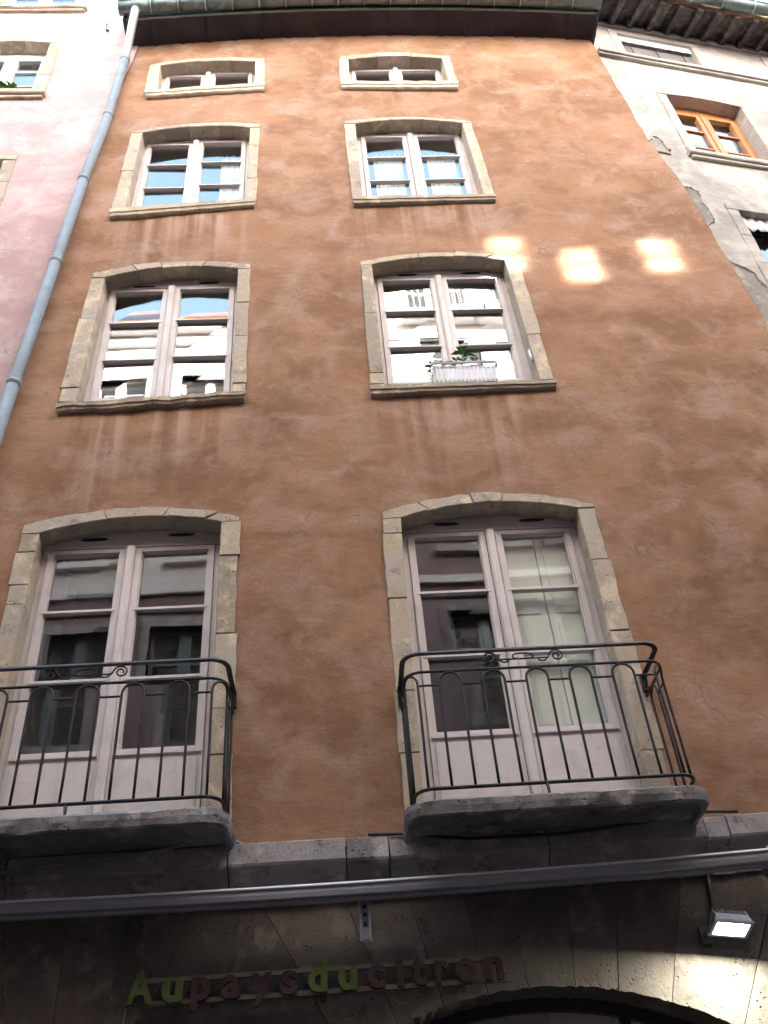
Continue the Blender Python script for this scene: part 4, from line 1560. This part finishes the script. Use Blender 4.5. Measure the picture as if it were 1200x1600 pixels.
def opposite(name, x0, x1, h, mat, label, floors, cols, ww, wh, balc, pan=True):
    ho = tag(empty(name, (0, 0, 0)), label, 'house')
    wins = []
    for f, zf in enumerate(floors):
        for c in cols:
            wins.append((c - ww / 2, c + ww / 2, zf, zf + (wh if f < len(floors) - 1 else wh * .75)))
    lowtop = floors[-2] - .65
    zs = sorted({0, h, lowtop} | {v for w in wins for v in w[2:]})
    mb = MB()
    for za, zb in zip(zs, zs[1:]):
        row = sorted([w for w in wins if w[2] <= za + 1e-6 and w[3] >= zb - 1e-6])
        x = x0
        for w in row:
            mb.box(x, w[0], YO - .3, YO, za, zb); x = w[1]
        mb.box(x, x1, YO - .3, YO, za, zb)
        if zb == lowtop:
            mb.build('wall', 'opp_shade', ho); mb = MB()  # lower storeys get the darker plaster, their shade painted in
    mb.build('wall', mat, ho)
    for a, b, za, zb in wins:
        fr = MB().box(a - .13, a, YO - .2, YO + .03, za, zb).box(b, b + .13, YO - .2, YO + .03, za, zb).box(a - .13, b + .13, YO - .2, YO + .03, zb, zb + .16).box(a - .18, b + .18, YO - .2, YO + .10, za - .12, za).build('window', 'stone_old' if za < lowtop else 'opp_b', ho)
        m_ = (a + b) / 2
        mb = MB()
        for p, q in ((a, m_ - .03), (m_ + .03, b)):
            mb.box(p, p + .06, YO - .2, YO - .14, za, zb).box(q - .06, q, YO - .2, YO - .14, za, zb).box(p + .06, q - .06, YO - .2, YO - .14, zb - .08, zb).box(p + .06, q - .06, YO - .2, YO - .14, za, za + .10)
            for t in (.38, .70):
                z = lerp(za, zb, t)
                mb.box(p + .06, q - .06, YO - .195, YO - .145, z - .015, z + .015)
        mb.box(m_ - .03, m_ + .03, YO - .2, YO - .12, za, zb)
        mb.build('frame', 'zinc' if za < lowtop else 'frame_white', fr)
        MB().box(a, b, YO - .175, YO - .17, za, zb).build('pane', 'glass_far', fr)
        MB().box(a - .05, b + .05, YO - .8, YO - .75, za - .1, zb + .1).box(a - .05, b + .05, YO - .75, YO - .31, zb + .05, zb + .1).box(a - .1, a - .05, YO - .8, YO - .31, za, zb).box(b + .05, b + .1, YO - .8, YO - .31, za, zb).build('room', 'room', fr)
        if balc and za > balc:
            bl = MB().box(a - .3, b + .3, YO, YO + .35, za - .24, za - .13).build('balcony', 'opp_b', ho)
            n = int((b - a + .6) / .12)
            mb = MB().box(a - .3, b + .3, YO + .31, YO + .34, za + .75, za + .78).box(a - .3, b + .3, YO + .31, YO + .34, za - .06, za - .04)
            for k in range(n + 1):
                x = lerp(a - .28, b + .28, k / n)
                mb.box(x - .008, x + .008, YO + .317, YO + .333, za - .05, za + .76)
            mb.build('railing', 'frame_white', bl)
    # cornice, eave, roof
    mb = MB().box(x0, x1, YO, YO + .12, h - .35, h - .12).box(x0, x1, YO, YO + .30, h - .12, h + .0)
    mb.build('cornice', 'opp_b', ho)
    for zb in floors[1:]:
        MB().box(x0, x1, YO, YO + .07, zb - .72, zb - .58).build('string_course', 'opp_b', ho)
    MB().hexa([(x0, YO + .42, h + .02), (x1, YO + .42, h + .02), (x1, YO + .42, h + .12), (x0, YO + .42, h + .12), (x0, YO - 5, h + 2.0), (x1, YO - 5, h + 2.0), (x1, YO - 5, h + 2.12), (x0, YO - 5, h + 2.12)]).build('roof', 'tile', ho)
    MB().box(x0, x1, YO - 8.2, YO - 8, 0, h + 1).box(x0, x0 + .2, YO - 8, YO - .3, 0, h).box(x1 - .2, x1, YO - 8, YO - .3, 0, h).build('side_wall', 'mortar', ho)
    return ho


opposite('opposite_house', -14.5, -1.05, 17.0, 'opp_a', 'cream house across the street, shade painted into its lower storeys, mirrored in the left windows', [.9, 4.6, 8.0, 11.3, 14.3], [-9.0, -6.4, -3.9, -2.0], 1.05, 1.95, 0)
ob = opposite('opposite_house', -1.05, 14.5, 19.9, 'opp_b', 'tall white house across the street, mirrored in the right windows', [.9, 4.6, 8.0, 11.3, 14.6, 17.4], [.4, 2.6, 4.2, 9.4, 11.8], 1.05, 2.05, 14)
# three narrow stair windows whose panes throw the sun back over the street
for px, pz in ((5.43, 12.46), (6.09, 12.25), (6.9, 12.37)):
    fr = MB()
    leaf_ring(fr, px - .25, px + .25, pz - .33, pz + .33, px - .17, px + .17, pz - .26, pz + .26, YO, YO + .02)
    fr.box(px - .17, px + .17, YO + .002, YO + .02, pz - .022, pz + .022)
    fr = fr.build('stair_window', 'frame_white', ob)
    for z0, z1 in ((pz - .26, pz - .022), (pz + .022, pz + .26)):
        MB().box(px - .17, px + .17, YO + .004, YO + .008, z0, z1).build('pane', 'glass_clean', fr)


def far_blocker(name, x0, x1, y0, y1, h, ridge, label, along_x=True):
    """plain house-shaped block, added out of view to keep light off the street"""
    ho = tag(empty(name, ((x0 + x1) / 2, (y0 + y1) / 2, 0)), label, 'house')
    ho.location = (0, 0, 0)
    MB().box(x0, x1, y0, y1, 0, h).build('wall', 'opp_shade', ho)
    ym, xm = (y0 + y1) / 2, (x0 + x1) / 2
    if along_x:
        mb = MB().add([(x0, y0 - .3, h), (x1, y0 - .3, h), (x1, y1 + .3, h), (x0, y1 + .3, h), (x0, ym, ridge), (x1, ym, ridge)], [(0, 1, 5, 4), (2, 3, 4, 5), (0, 4, 3), (1, 2, 5), (3, 2, 1, 0)])
    else:
        mb = MB().add([(x0 - .3, y0, h), (x1 + .3, y0, h), (x1 + .3, y1, h), (x0 - .3, y1, h), (xm, y0, ridge), (xm, y1, ridge)], [(0, 1, 4), (1, 2, 5, 4), (2, 3, 5), (3, 0, 4, 5), (3, 2, 1, 0)])
    mb.build('roof', 'tile', ho)


far_blocker('blocker_house', 11.4, 14.55, 1.4, 9.4, 13.6, 16.2, 'unseen low brown block added at the right to shape the sunlight')
far_blocker('blocker_house', -14.55, -7.2, .1, 9.1, 16.5, 19.5, 'unseen tall brown block added at the left to cut light')
far_blocker('blocker_house', 14.6, 22, -16, 12, 16, 19, 'unseen brown block added across the right end of the street to cut light', False)
far_blocker('blocker_house', -22, -14.6, -16, 12, 17, 20, 'unseen brown block added across the left end of the street to cut light', False)
